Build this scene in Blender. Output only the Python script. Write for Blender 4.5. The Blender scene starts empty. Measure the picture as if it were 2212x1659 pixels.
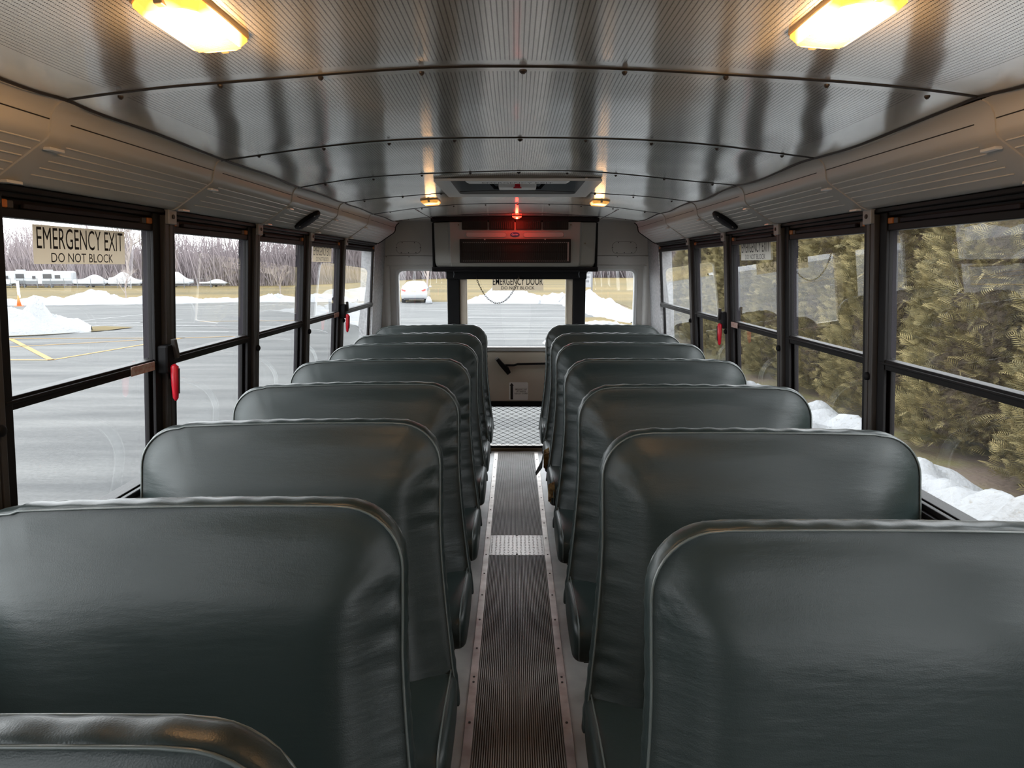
import bpy, math, random
import numpy as np
from mathutils import Vector, Matrix, noise

# ------------------------------------------------------------------ camera, sky, exposure
S = bpy.context.scene
COL = S.collection
PI = math.pi
cam_data = bpy.data.cameras.new('camera')
cam = bpy.data.objects.new('camera', cam_data)
COL.objects.link(cam)
cam_data.sensor_width = 36.0
cam_data.lens = 24.0
cam_data.clip_start = 0.02
cam_data.clip_end = 900
cam.location = (-0.013, 0.0, 1.62)
cam.rotation_euler = (math.radians(90 - 9.865), 0, math.radians(0.233))
S.camera = cam

S.view_settings.view_transform = 'Standard'
S.view_settings.look = 'None'
S.view_settings.gamma = 1.0
S.view_settings.use_curve_mapping = False
S.view_settings.exposure = 0.6

world = bpy.data.worlds.new('overcast_sky')
S.world = world
world.use_nodes = True
wn = world.node_tree
wn.nodes.clear()
w_out = wn.nodes.new('ShaderNodeOutputWorld')
w_bg = wn.nodes.new('ShaderNodeBackground')
w_tc = wn.nodes.new('ShaderNodeTexCoord')
w_noise = wn.nodes.new('ShaderNodeTexNoise')
w_ramp = wn.nodes.new('ShaderNodeValToRGB')
w_map = wn.nodes.new('ShaderNodeMapping')
w_map.inputs['Scale'].default_value = (1.2, 1.2, 4.0)
w_noise.inputs['Scale'].default_value = 2.2
w_noise.inputs['Detail'].default_value = 5
w_ramp.color_ramp.elements[0].position = 0.3
w_ramp.color_ramp.elements[0].color = (0.80, 0.86, 0.92, 1)
w_ramp.color_ramp.elements[1].position = 0.7
w_ramp.color_ramp.elements[1].color = (1.0, 1.0, 1.0, 1)
wn.links.new(w_tc.outputs['Generated'], w_map.inputs[0])
wn.links.new(w_map.outputs[0], w_noise.inputs['Vector'])
wn.links.new(w_noise.outputs[0], w_ramp.inputs[0])
wn.links.new(w_ramp.outputs[0], w_bg.inputs[0])
wn.links.new(w_bg.outputs[0], w_out.inputs[0])
w_bg.inputs[1].default_value = 5.2
world.cycles.sampling_method = 'AUTOMATIC'
try:
    S.cycles.max_bounces = 10
    S.cycles.diffuse_bounces = 5
    S.cycles.glossy_bounces = 5
    S.cycles.transparent_max_bounces = 24
    S.cycles.caustics_reflective = True
    S.cycles.sample_clamp_indirect = 6.0
except Exception:
    pass


# ------------------------------------------------------------------ materials
def nd(nt, t, **kw):
    n = nt.nodes.new(t)
    for k, v in kw.items():
        n.inputs[k.replace('_', ' ')].default_value = v
    return n


def mat(name, color, rough=0.5, metal=0.0, spec=0.5, bump=None, var=None, emit=None, coat=0.0):
    """bump = (scale, strength, distance[, detail]); var = (scale, other colour, position0, position1)"""
    m = bpy.data.materials.new(name)
    m.use_nodes = True
    nt = m.node_tree
    b = nt.nodes['Principled BSDF']
    c = tuple(color) + (1,)
    b.inputs['Base Color'].default_value = c
    b.inputs['Roughness'].default_value = rough
    b.inputs['Metallic'].default_value = metal
    b.inputs['Specular IOR Level'].default_value = spec
    b.inputs['Coat Weight'].default_value = coat
    tc = nd(nt, 'ShaderNodeTexCoord')
    if var:
        n = nd(nt, 'ShaderNodeTexNoise')
        n.inputs['Scale'].default_value = var[0]
        n.inputs['Detail'].default_value = 6
        r = nd(nt, 'ShaderNodeValToRGB')
        r.color_ramp.elements[0].color = c
        r.color_ramp.elements[1].color = tuple(var[1]) + (1,)
        r.color_ramp.elements[0].position = var[2] if len(var) > 2 else 0.35
        r.color_ramp.elements[1].position = var[3] if len(var) > 3 else 0.65
        nt.links.new(tc.outputs['Object'], n.inputs['Vector'])
        nt.links.new(n.outputs[0], r.inputs[0])
        nt.links.new(r.outputs[0], b.inputs['Base Color'])
    if bump:
        n = nd(nt, 'ShaderNodeTexNoise')
        n.inputs['Scale'].default_value = bump[0]
        n.inputs['Detail'].default_value = bump[3] if len(bump) > 3 else 4
        bp = nd(nt, 'ShaderNodeBump')
        bp.inputs['Strength'].default_value = bump[1]
        bp.inputs['Distance'].default_value = bump[2]
        nt.links.new(tc.outputs['Object'], n.inputs['Vector'])
        nt.links.new(n.outputs[0], bp.inputs['Height'])
        nt.links.new(bp.outputs[0], b.inputs['Normal'])
    if emit:
        b.inputs['Emission Color'].default_value = tuple(emit[0]) + (1,)
        b.inputs['Emission Strength'].default_value = emit[1]
    return m


def math_node(nt, op, a=None, b=None, c=None):
    n = nt.nodes.new('ShaderNodeMath')
    n.operation = op
    for i, v in enumerate((a, b, c)):
        if v is None:
            continue
        if isinstance(v, (int, float)):
            n.inputs[i].default_value = v
        else:
            nt.links.new(v, n.inputs[i])
    return n.outputs[0]


def make_ceiling_material():
    m = mat('perforated_aluminium', (0.66, 0.66, 0.64), rough=0.20, metal=0.85)
    nt = m.node_tree
    b = nt.nodes['Principled BSDF']
    tc = nd(nt, 'ShaderNodeTexCoord')
    sp = nd(nt, 'ShaderNodeSeparateXYZ')
    nt.links.new(tc.outputs['Object'], sp.inputs[0])
    x, y = sp.outputs[0], sp.outputs[1]
    px, py = 0.0085, 0.0045
    fx = math_node(nt, 'ABSOLUTE', math_node(nt, 'SUBTRACT', math_node(nt, 'FRACT', math_node(nt, 'DIVIDE', math_node(nt, 'ADD', x, 5), px)), 0.5))
    fy = math_node(nt, 'ABSOLUTE', math_node(nt, 'SUBTRACT', math_node(nt, 'FRACT', math_node(nt, 'DIVIDE', math_node(nt, 'ADD', y, 5), py)), 0.5))
    ix = math_node(nt, 'LESS_THAN', fx, 0.13)
    iy = math_node(nt, 'LESS_THAN', fy, 0.29)
    dot = math_node(nt, 'MULTIPLY', ix, iy)
    # panel relative coordinate
    seam = math_node(nt, 'ABSOLUTE', math_node(nt, 'SUBTRACT', math_node(nt, 'FRACT', math_node(nt, 'DIVIDE', math_node(nt, 'ADD', y, -1.42 + 7.45), 0.745)), 0.5))
    my = math_node(nt, 'LESS_THAN', seam, 0.45)
    mx = math_node(nt, 'LESS_THAN', math_node(nt, 'ABSOLUTE', x), 0.80)
    mr = math_node(nt, 'LESS_THAN', y, 3.6)
    msk = math_node(nt, 'MULTIPLY', math_node(nt, 'MULTIPLY', my, mx), mr)
    dot = math_node(nt, 'MULTIPLY', dot, msk)
    mix = nt.nodes.new('ShaderNodeMix')
    mix.data_type = 'RGBA'
    nt.links.new(dot, mix.inputs[0])
    n = nd(nt, 'ShaderNodeTexNoise')
    n.inputs['Scale'].default_value = 2.5
    n.inputs['Detail'].default_value = 6
    r = nd(nt, 'ShaderNodeValToRGB')
    r.color_ramp.elements[0].color = (0.92, 0.91, 0.88, 1)
    r.color_ramp.elements[1].color = (0.99, 0.99, 0.97, 1)
    r.color_ramp.elements[0].position = 0.3
    r.color_ramp.elements[1].position = 0.7
    nt.links.new(tc.outputs['Object'], n.inputs['Vector'])
    nt.links.new(n.outputs[0], r.inputs[0])
    nt.links.new(r.outputs[0], mix.inputs[6])
    mix.inputs[7].default_value = (0.03, 0.03, 0.03, 1)
    nt.links.new(mix.outputs[2], b.inputs['Base Color'])
    # smudges alter the gloss
    n2 = nd(nt, 'ShaderNodeTexNoise')
    n2.inputs['Scale'].default_value = 5
    n2.inputs['Detail'].default_value = 8
    nt.links.new(tc.outputs['Object'], n2.inputs['Vector'])
    rr = nd(nt, 'ShaderNodeMapRange')
    rr.inputs['To Min'].default_value = 0.17
    rr.inputs['To Max'].default_value = 0.25
    nt.links.new(n2.outputs[0], rr.inputs[0])
    nt.links.new(rr.outputs[0], b.inputs['Roughness'])
    # panels are rolled along the bus: gloss stretches lengthwise
    b.inputs['Anisotropic'].default_value = 0.97
    cv = nd(nt, 'ShaderNodeCombineXYZ')
    cv.inputs[1].default_value = 1.0
    nt.links.new(cv.outputs[0], b.inputs['Tangent'])
    # fine scratches
    w = nd(nt, 'ShaderNodeTexNoise')
    w.inputs['Scale'].default_value = 60
    bp = nd(nt, 'ShaderNodeBump')
    bp.inputs['Strength'].default_value = 0.05
    bp.inputs['Distance'].default_value = 0.001
    nt.links.new(tc.outputs['Object'], w.inputs['Vector'])
    nt.links.new(w.outputs[0], bp.inputs['Height'])
    nt.links.new(bp.outputs[0], b.inputs['Normal'])
    return m


def make_glass(name, tint=(0.93, 0.95, 0.95), haze=0.0):
    m = bpy.data.materials.new(name)
    m.use_nodes = True
    nt = m.node_tree
    nt.nodes.clear()
    out = nd(nt, 'ShaderNodeOutputMaterial')
    tr = nd(nt, 'ShaderNodeBsdfTransparent')
    tr.inputs[0].default_value = tuple(tint) + (1,)
    gl = nd(nt, 'ShaderNodeBsdfGlossy')
    gl.inputs['Roughness'].default_value = 0.0
    gl.inputs['Color'].default_value = (1, 1, 1, 1)
    fr = nd(nt, 'ShaderNodeFresnel')
    geo = nd(nt, 'ShaderNodeNewGeometry')
    nt.links.new(math_node(nt, 'SUBTRACT', 1.5, math_node(nt, 'MULTIPLY', geo.outputs['Backfacing'], 1.5 - 1 / 1.5)), fr.inputs['IOR'])
    f2 = math_node(nt, 'DIVIDE', math_node(nt, 'MULTIPLY', fr.outputs[0], 2.0), math_node(nt, 'ADD', fr.outputs[0], 1.0))
    mx = nd(nt, 'ShaderNodeMixShader')
    nt.links.new(f2, mx.inputs[0])
    nt.links.new(tr.outputs[0], mx.inputs[1])
    nt.links.new(gl.outputs[0], mx.inputs[2])
    last = mx
    if haze > 0:
        df = nd(nt, 'ShaderNodeBsdfDiffuse')
        df.inputs[0].default_value = (0.8, 0.8, 0.8, 1)
        tc = nd(nt, 'ShaderNodeTexCoord')
        n = nd(nt, 'ShaderNodeTexNoise')
        n.inputs['Scale'].default_value = 3
        n.inputs['Detail'].default_value = 6
        nt.links.new(tc.outputs['Object'], n.inputs['Vector'])
        f = math_node(nt, 'MULTIPLY', n.outputs[0], haze)
        m2 = nd(nt, 'ShaderNodeMixShader')
        nt.links.new(f, m2.inputs[0])
        nt.links.new(mx.outputs[0], m2.inputs[1])
        nt.links.new(df.outputs[0], m2.inputs[2])
        last = m2
    nt.links.new(last.outputs[0], out.inputs[0])
    return m


def make_vinyl():
    m = mat('green_grey_vinyl', (0.058, 0.082, 0.078), rough=0.36, spec=0.42, coat=0.0)
    nt = m.node_tree
    b = nt.nodes['Principled BSDF']
    tc = nd(nt, 'ShaderNodeTexCoord')
    v = nd(nt, 'ShaderNodeTexVoronoi')
    v.inputs['Scale'].default_value = 420
    n = nd(nt, 'ShaderNodeTexNoise')
    n.inputs['Scale'].default_value = 9
    n.inputs['Detail'].default_value = 5
    mp = nd(nt, 'ShaderNodeMapping')
    mp.inputs['Rotation'].default_value = (0, 0.9, 0)
    mp.inputs['Scale'].default_value = (1.2, 1.0, 6.0)
    nt.links.new(tc.outputs['Object'], mp.inputs[0])
    nt.links.new(tc.outputs['Object'], v.inputs['Vector'])
    nt.links.new(mp.outputs[0], n.inputs['Vector'])
    b1 = nd(nt, 'ShaderNodeBump')
    b1.inputs['Strength'].default_value = 0.22
    b1.inputs['Distance'].default_value = 0.0006
    b2 = nd(nt, 'ShaderNodeBump')
    b2.inputs['Strength'].default_value = 0.25
    b2.inputs['Distance'].default_value = 0.004
    nt.links.new(v.outputs[0], b1.inputs['Height'])
    nt.links.new(n.outputs[0], b2.inputs['Height'])
    nt.links.new(b2.outputs[0], b1.inputs['Normal'])
    nt.links.new(b1.outputs[0], b.inputs['Normal'])
    n3 = nd(nt, 'ShaderNodeTexNoise')
    n3.inputs['Scale'].default_value = 3.5
    n3.inputs['Detail'].default_value = 5
    nt.links.new(tc.outputs['Object'], n3.inputs['Vector'])
    rr = nd(nt, 'ShaderNodeMapRange')
    rr.inputs['To Min'].default_value = 0.30
    rr.inputs['To Max'].default_value = 0.46
    nt.links.new(n3.outputs[0], rr.inputs[0])
    nt.links.new(rr.outputs[0], b.inputs['Roughness'])
    r = nd(nt, 'ShaderNodeValToRGB')
    r.color_ramp.elements[0].color = (0.0135, 0.0205, 0.0197, 1)
    r.color_ramp.elements[1].color = (0.0185, 0.0275, 0.0264, 1)
    nt.links.new(n3.outputs[0], r.inputs[0])
    nt.links.new(r.outputs[0], b.inputs['Base Color'])
    return m


def make_asphalt():
    m = mat('weathered_asphalt', (0.40, 0.40, 0.405), rough=0.9, spec=0.2)
    nt = m.node_tree
    b = nt.nodes['Principled BSDF']
    tc = nd(nt, 'ShaderNodeTexCoord')
    mp = nd(nt, 'ShaderNodeMapping')
    mp.inputs['Scale'].default_value = (0.25, 1.4, 1)
    mp.inputs['Rotation'].default_value = (0, 0, 0.12)
    n = nd(nt, 'ShaderNodeTexNoise')
    n.inputs['Scale'].default_value = 0.9
    n.inputs['Detail'].default_value = 8
    n.inputs['Roughness'].default_value = 0.6
    r = nd(nt, 'ShaderNodeValToRGB')
    r.color_ramp.elements[0].position = 0.32
    r.color_ramp.elements[1].position = 0.72
    r.color_ramp.elements[0].color = (0.046, 0.047, 0.048, 1)
    r.color_ramp.elements[1].color = (0.100, 0.100, 0.098, 1)
    n2 = nd(nt, 'ShaderNodeTexNoise')
    n2.inputs['Scale'].default_value = 26
    n2.inputs['Detail'].default_value = 3
    r2 = nd(nt, 'ShaderNodeValToRGB')
    r2.color_ramp.elements[0].position = 0.35
    r2.color_ramp.elements[1].position = 0.7
    r2.color_ramp.elements[0].color = (0.86, 0.86, 0.86, 1)
    r2.color_ramp.elements[1].color = (1.12, 1.12, 1.12, 1)
    mx = nt.nodes.new('ShaderNodeMix')
    mx.data_type = 'RGBA'
    mx.blend_type = 'MULTIPLY'
    mx.inputs[0].default_value = 1
    nt.links.new(tc.outputs['Object'], mp.inputs[0])
    nt.links.new(mp.outputs[0], n.inputs['Vector'])
    nt.links.new(n.outputs[0], r.inputs[0])
    nt.links.new(tc.outputs['Object'], n2.inputs['Vector'])
    nt.links.new(n2.outputs[0], r2.inputs[0])
    nt.links.new(r.outputs[0], mx.inputs[6])
    nt.links.new(r2.outputs[0], mx.inputs[7])
    nt.links.new(mx.outputs[2], b.inputs['Base Color'])
    return m


def make_field():
    m = mat('dormant_grass', (0.5, 0.4, 0.2), rough=1.0, spec=0.1)
    nt = m.node_tree
    b = nt.nodes['Principled BSDF']
    tc = nd(nt, 'ShaderNodeTexCoord')
    mp = nd(nt, 'ShaderNodeMapping')
    mp.inputs['Scale'].default_value = (0.02, 0.12, 0.1)
    n = nd(nt, 'ShaderNodeTexNoise')
    n.inputs['Scale'].default_value = 1.0
    n.inputs['Detail'].default_value = 7
    r = nd(nt, 'ShaderNodeValToRGB')
    r.color_ramp.elements[0].position = 0.36
    r.color_ramp.elements[1].position = 0.68
    r.color_ramp.elements[0].color = (0.068, 0.055, 0.027, 1)
    r.color_ramp.elements[1].color = (0.120, 0.088, 0.038, 1)
    nt.links.new(tc.outputs['Object'], mp.inputs[0])
    nt.links.new(mp.outputs[0], n.inputs['Vector'])
    nt.links.new(n.outputs[0], r.inputs[0])
    nt.links.new(r.outputs[0], b.inputs['Base Color'])
    return m


def make_foliage():
    m = mat('conifer_foliage', (0.3, 0.25, 0.08), rough=0.75, spec=0.25)
    nt = m.node_tree
    b = nt.nodes['Principled BSDF']
    at = nt.nodes.new('ShaderNodeAttribute')
    at.attribute_name = 'tint'
    r = nd(nt, 'ShaderNodeValToRGB')
    r.color_ramp.elements[0].position = 0.0
    r.color_ramp.elements[0].color = (0.055, 0.05, 0.025, 1)
    r.color_ramp.elements[1].position = 1.0
    r.color_ramp.elements[1].color = (0.24, 0.19, 0.085, 1)
    e = r.color_ramp.elements.new(0.5)
    e.color = (0.145, 0.12, 0.052, 1)
    nt.links.new(at.outputs['Fac'], r.inputs[0])
    nt.links.new(r.outputs[0], b.inputs['Base Color'])
    return m


def make_lens(name, edge, core, strength):
    """a glowing lamp lens, hottest over its bulb"""
    m = bpy.data.materials.new(name)
    m.use_nodes = True
    nt = m.node_tree
    b = nt.nodes['Principled BSDF']
    b.inputs['Base Color'].default_value = (0.9, 0.55, 0.2, 1)
    b.inputs['Roughness'].default_value = 0.25
    tc = nd(nt, 'ShaderNodeTexCoord')
    mp = nd(nt, 'ShaderNodeMapping')
    mp.inputs['Scale'].default_value = (17, 9.5, 8)
    g = nd(nt, 'ShaderNodeTexGradient')
    g.gradient_type = 'SPHERICAL'
    r = nd(nt, 'ShaderNodeValToRGB')
    r.color_ramp.elements[0].position = 0.0
    r.color_ramp.elements[0].color = tuple(edge) + (1,)
    r.color_ramp.elements[1].position = 0.68
    r.color_ramp.elements[1].color = tuple(core) + (1,)
    nt.links.new(tc.outputs['Object'], mp.inputs[0])
    nt.links.new(mp.outputs[0], g.inputs[0])
    nt.links.new(g.outputs[1], r.inputs[0])
    nt.links.new(r.outputs[0], b.inputs['Emission Color'])
    b.inputs['Emission Strength'].default_value = strength
    return m


def make_decal(name, c):
    """thin sheet that lets some daylight through"""
    m = bpy.data.materials.new(name)
    m.use_nodes = True
    nt = m.node_tree
    nt.nodes.clear()
    out = nd(nt, 'ShaderNodeOutputMaterial')
    a = nd(nt, 'ShaderNodeBsdfDiffuse')
    b = nd(nt, 'ShaderNodeBsdfTranslucent')
    a.inputs[0].default_value = tuple(c) + (1,)
    b.inputs[0].default_value = tuple(c) + (1,)
    mx = nd(nt, 'ShaderNodeMixShader')
    mx.inputs[0].default_value = 0.42
    nt.links.new(a.outputs[0], mx.inputs[1])
    nt.links.new(b.outputs[0], mx.inputs[2])
    nt.links.new(mx.outputs[0], out.inputs[0])
    return m


M = dict(
    ceiling=make_ceiling_material(),
    glass=make_glass('window_glass', haze=0.035),
    vinyl=make_vinyl(),
    piping=mat('vinyl_piping', (0.09, 0.105, 0.10), rough=0.28, spec=0.6),
    foam=mat('torn_foam', (0.42, 0.27, 0.11), rough=0.95, bump=(60, 0.8, 0.01), var=(40, (0.14, 0.07, 0.03))),
    rag=mat('torn_vinyl_flap', (0.20, 0.24, 0.26), rough=0.5),
    black=mat('black_window_aluminium', (0.007, 0.006, 0.0065), rough=0.5, spec=0.22),
    jamb=mat('dark_jamb_paint', (0.016, 0.013, 0.018), rough=0.6, spec=0.25),
    post=mat('grey_post_aluminium', (0.075, 0.068, 0.066), rough=0.42, metal=0.4, spec=0.3),
    bracket=mat('bracket_grey', (0.35, 0.34, 0.33), rough=0.45, metal=0.3),
    amber=mat('amber_latch', (0.42, 0.13, 0.02), rough=0.4),
    cove=mat('grey_cove_paint', (0.46, 0.45, 0.43), rough=0.38, spec=0.5),
    ridge=mat('cove_ridge', (0.75, 0.72, 0.68), rough=0.3, metal=0.3),
    wall=mat('pale_grey_wall_paint', (0.52, 0.51, 0.49), rough=0.45, var=(4, (0.46, 0.45, 0.435))),
    gal=mat('speckled_galvanised_panel', (0.46, 0.46, 0.47), rough=0.45, metal=0.35, var=(60, (0.28, 0.28, 0.29))),
    lower=mat('lower_wall_panel', (0.45, 0.46, 0.46), rough=0.5),
    floor=mat('grey_floor_rubber', (0.38, 0.365, 0.35), rough=0.36, var=(7, (0.27, 0.262, 0.252)), bump=(30, 0.1, 0.002)),
    runner=mat('ribbed_runner_rubber', (0.30, 0.275, 0.25), rough=0.42, var=(2.2, (0.16, 0.125, 0.10), 0.42, 0.68)),
    groove=mat('dark_runner_groove', (0.05, 0.042, 0.036), rough=0.9),
    strip=mat('floor_strip_metal', (0.50, 0.46, 0.43), rough=0.40, metal=0.75, var=(12, (0.34, 0.29, 0.26))),
    tread=mat('tread_plate_metal', (0.36, 0.33, 0.31), rough=0.38, metal=0.7),
    screw=mat('dark_screw', (0.03, 0.025, 0.022), rough=0.5, metal=0.4),
    rubber=mat('black_rubber', (0.005, 0.005, 0.006), rough=0.65, spec=0.2),
    door=mat('beige_door_paint', (0.58, 0.51, 0.42), rough=0.45, var=(3, (0.52, 0.46, 0.38))),
    acbody=mat('ac_housing_plastic', (0.27, 0.262, 0.24), rough=0.5),
    recess=mat('ac_recess_plastic', (0.36, 0.35, 0.33), rough=0.5),
    acdark=mat('ac_grille_black', (0.006, 0.006, 0.0065), rough=0.5, spec=0.25),
    acfin=mat('ac_fin_metal', (0.022, 0.018, 0.015), rough=0.5, metal=0.0, spec=0.3),
    badge=mat('blue_badge', (0.03, 0.04, 0.22), rough=0.3),
    white=mat('white_paint', (0.80, 0.80, 0.78), rough=0.4),
    ink=mat('black_ink', (0.012, 0.012, 0.013), rough=0.6),
    tan=make_decal('tan_decal', (0.43, 0.36, 0.265)),
    pale=make_decal('pale_decal', (0.50, 0.48, 0.44)),
    pink=mat('worn_red_decal', (0.42, 0.22, 0.18), rough=0.6, var=(60, (0.55, 0.42, 0.38))),
    red=mat('red_plastic', (0.62, 0.012, 0.03), rough=0.35, emit=None),
    chain=mat('tarnished_chain', (0.16, 0.12, 0.08), rough=0.45, metal=0.7),
    lens=make_lens('amber_lamp_lens', (0.20, 0.068, 0.008), (1.0, 0.86, 0.55), 8.0),
    lens_far=make_lens('amber_lamp_lens_far', (0.30, 0.13, 0.02), (1.0, 0.80, 0.42), 1.5),
    lampbase=mat('lamp_base', (0.55, 0.40, 0.22), rough=0.4),
    redlens=mat('red_lamp_lens', (0.8, 0.02, 0.01), rough=0.3, emit=((1.0, 0.03, 0.015), 5.0)),
    redbulb=mat('red_lamp_bulb', (1.0, 0.3, 0.05), rough=0.3, emit=((1.0, 0.16, 0.03), 60.0)),
    asphalt=make_asphalt(),
    field=make_field(),
    snow=mat('snow', (0.225, 0.23, 0.24), rough=0.85, spec=0.3, bump=(6, 0.7, 0.06, 8)),
    dirty=mat('dirty_snow', (0.21, 0.215, 0.222), rough=0.85, spec=0.3, bump=(9, 0.8, 0.05, 9), var=(16, (0.13, 0.115, 0.095), 0.60, 0.78)),
    dirt=mat('bare_soil', (0.10, 0.075, 0.06), rough=1.0, spec=0.1, var=(1.6, (0.10, 0.09, 0.04)), bump=(14, 0.6, 0.05)),
    yellow=mat('yellow_line_paint', (0.20, 0.115, 0.02), rough=0.8),
    line=mat('white_line_paint', (0.20, 0.20, 0.20), rough=0.8),
    foliage=make_foliage(),
    core=mat('hedge_core_shade', (0.07, 0.055, 0.04), rough=1.0, spec=0.0, bump=(8, 1.0, 0.2)),
    bark=mat('grey_brown_bark', (0.25, 0.215, 0.20), rough=1.0, spec=0.1),
    twig=mat('mauve_brown_twigs', (0.205, 0.175, 0.182), rough=1.0, spec=0.05),
    carpaint=mat('white_car_paint', (0.30, 0.305, 0.31), rough=0.2, coat=0.5),
    carglass=mat('car_glass', (0.10, 0.11, 0.115), rough=0.08),
    tyre=mat('tyre_rubber', (0.04, 0.04, 0.045), rough=0.8),
    taillight=mat('tail_light', (0.6, 0.05, 0.04), rough=0.3),
    plate=mat('number_plate', (0.5, 0.42, 0.25), rough=0.5),
    wrap=mat('white_shrink_wrap', (0.30, 0.31, 0.32), rough=0.5),
    rvgrey=mat('rv_grey_band', (0.10, 0.107, 0.115), rough=0.5),
    orange=mat('orange_cone', (0.85, 0.12, 0.02), rough=0.6),
    signface=mat('sign_face', (0.20, 0.20, 0.205), rough=0.6),
    signgrey=mat('sign_grey', (0.10, 0.10, 0.104), rough=0.6),
    hatchgrey=mat('hatch_well_grey', (0.22, 0.24, 0.26), rough=0.55),
    hatchframe=mat('hatch_frame_grey', (0.58, 0.59, 0.59), rough=0.45),
    busskin=mat('yellow_bus_paint', (0.75, 0.42, 0.03), rough=0.4),
)


# ------------------------------------------------------------------ mesh helpers
class MB:
    def __init__(self):
        self.v = []
        self.f = []

    def add(self, vs, fs):
        n = len(self.v)
        self.v += [tuple(p) for p in vs]
        self.f += [tuple(i + n for i in q) for q in fs]

    def box(self, x0, x1, y0, y1, z0, z1, fn=None):
        vs = [(x, y, z) for x in (x0, x1) for y in (y0, y1) for z in (z0, z1)]
        if fn:
            vs = [fn(*p) for p in vs]
        self.add(vs, [(0, 1, 3, 2), (4, 6, 7, 5), (0, 4, 5, 1), (2, 3, 7, 6), (0, 2, 6, 4), (1, 5, 7, 3)])

    def tube(self, pts, r, n=8, caps=True, closed=False):
        pts = [Vector(p) for p in pts]
        k = len(pts)
        rs = r if isinstance(r, (list, tuple)) else [r] * k
        rings = []
        prev = None
        for i, p in enumerate(pts):
            if closed:
                t = pts[(i + 1) % k] - pts[i - 1]
            else:
                t = pts[min(i + 1, k - 1)] - pts[max(i - 1, 0)]
            t = t.normalized() if t.length > 1e-9 else Vector((0, 0, 1))
            if prev is None:
                a = Vector((0, 0, 1)) if abs(t.z) < 0.9 else Vector((1, 0, 0))
                u = t.cross(a).normalized()
            else:
                u = prev - t * prev.dot(t)
                u = u.normalized() if u.length > 1e-9 else t.orthogonal().normalized()
            prev = u
            w = t.cross(u)
            rings.append([p + (u * math.cos(2 * PI * j / n) + w * math.sin(2 * PI * j / n)) * rs[i] for j in range(n)])
        vs = [q for ring in rings for q in ring]
        fs = []
        for i in range(k if closed else k - 1):
            i2 = (i + 1) % k
            for j in range(n):
                j2 = (j + 1) % n
                fs.append((i * n + j, i * n + j2, i2 * n + j2, i2 * n + j))
        if caps and not closed:
            fs.append(tuple(range(n - 1, -1, -1)))
            fs.append(tuple((k - 1) * n + j for j in range(n)))
        self.add(vs, fs)

    def cyl(self, a, b, r, n=12, r2=None):
        self.tube([a, b], [r, r if r2 is None else r2], n)

    def prism(self, poly, axis, a, b):
        """poly of 2-D points extruded along axis 0/1/2 from a to b"""
        n = len(poly)
        def P(p, t):
            if axis == 0:
                return (t, p[0], p[1])
            if axis == 1:
                return (p[0], t, p[1])
            return (p[0], p[1], t)
        vs = [P(p, a) for p in poly] + [P(p, b) for p in poly]
        fs = [tuple(range(n)), tuple(range(2 * n - 1, n - 1, -1))]
        for i in range(n):
            j = (i + 1) % n
            fs.append((i, i + n, j + n, j))
        self.add(vs, fs)

    def ring(self, outer, inner, axis, a, b):
        """band between two closed loops with as many points, extruded"""
        n = len(outer)
        def P(p, t):
            if axis == 0:
                return (t, p[0], p[1])
            if axis == 1:
                return (p[0], t, p[1])
            return (p[0], p[1], t)
        vs = [P(p, a) for p in outer] + [P(p, a) for p in inner] + [P(p, b) for p in outer] + [P(p, b) for p in inner]
        fs = []
        for i in range(n):
            j = (i + 1) % n
            fs += [(i, j, n + j, n + i), (2 * n + i, 3 * n + i, 3 * n + j, 2 * n + j),
                   (i, 2 * n + i, 2 * n + j, j), (n + i, n + j, 3 * n + j, 3 * n + i)]
        self.add(vs, fs)

    def build(self, name, m, parent=None, smooth=False, bevel=None, angle=None):
        me = bpy.data.meshes.new(name)
        me.from_pydata(self.v, [], self.f)
        me.validate()
        me.update()
        return link(name, me, m, parent, smooth, bevel, angle)


def fix_normals(me):
    import bmesh
    bm = bmesh.new()
    bm.from_mesh(me)
    bmesh.ops.recalc_face_normals(bm, faces=bm.faces)
    bm.to_mesh(me)
    bm.free()


def link(name, me, m, parent=None, smooth=False, bevel=None, angle=None, fix=True):
    if fix:
        fix_normals(me)
    o = bpy.data.objects.new(name, me)
    COL.objects.link(o)
    if m:
        me.materials.append(m)
    if smooth:
        me.polygons.foreach_set('use_smooth', [True] * len(me.polygons))
        if angle:
            me.set_sharp_from_angle(angle=math.radians(angle))
    if parent:
        o.parent = parent
    if bevel:
        b = o.modifiers.new('bevel', 'BEVEL')
        b.width = bevel
        b.segments = 2
        b.limit_method = 'ANGLE'
    return o


def tag(o, label=None, cat=None, group=None, kind=None):
    if label:
        o['label'] = label
    if cat:
        o['category'] = cat
    if group:
        o['group'] = group
    if kind:
        o['kind'] = kind
    return o


def empty(name, loc=(0, 0, 0), rz=0):
    o = bpy.data.objects.new(name, None)
    COL.objects.link(o)
    o.location = loc
    o.rotation_euler = (0, 0, rz)
    o.empty_display_size = 0.1
    return o


def copy_tree(o, parent=None):
    c = o.copy()
    COL.objects.link(c)
    c.parent = parent
    for ch in list(o.children):
        copy_tree(ch, c)
    return c


def struct(o):
    o['kind'] = 'structure'
    return o


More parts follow.
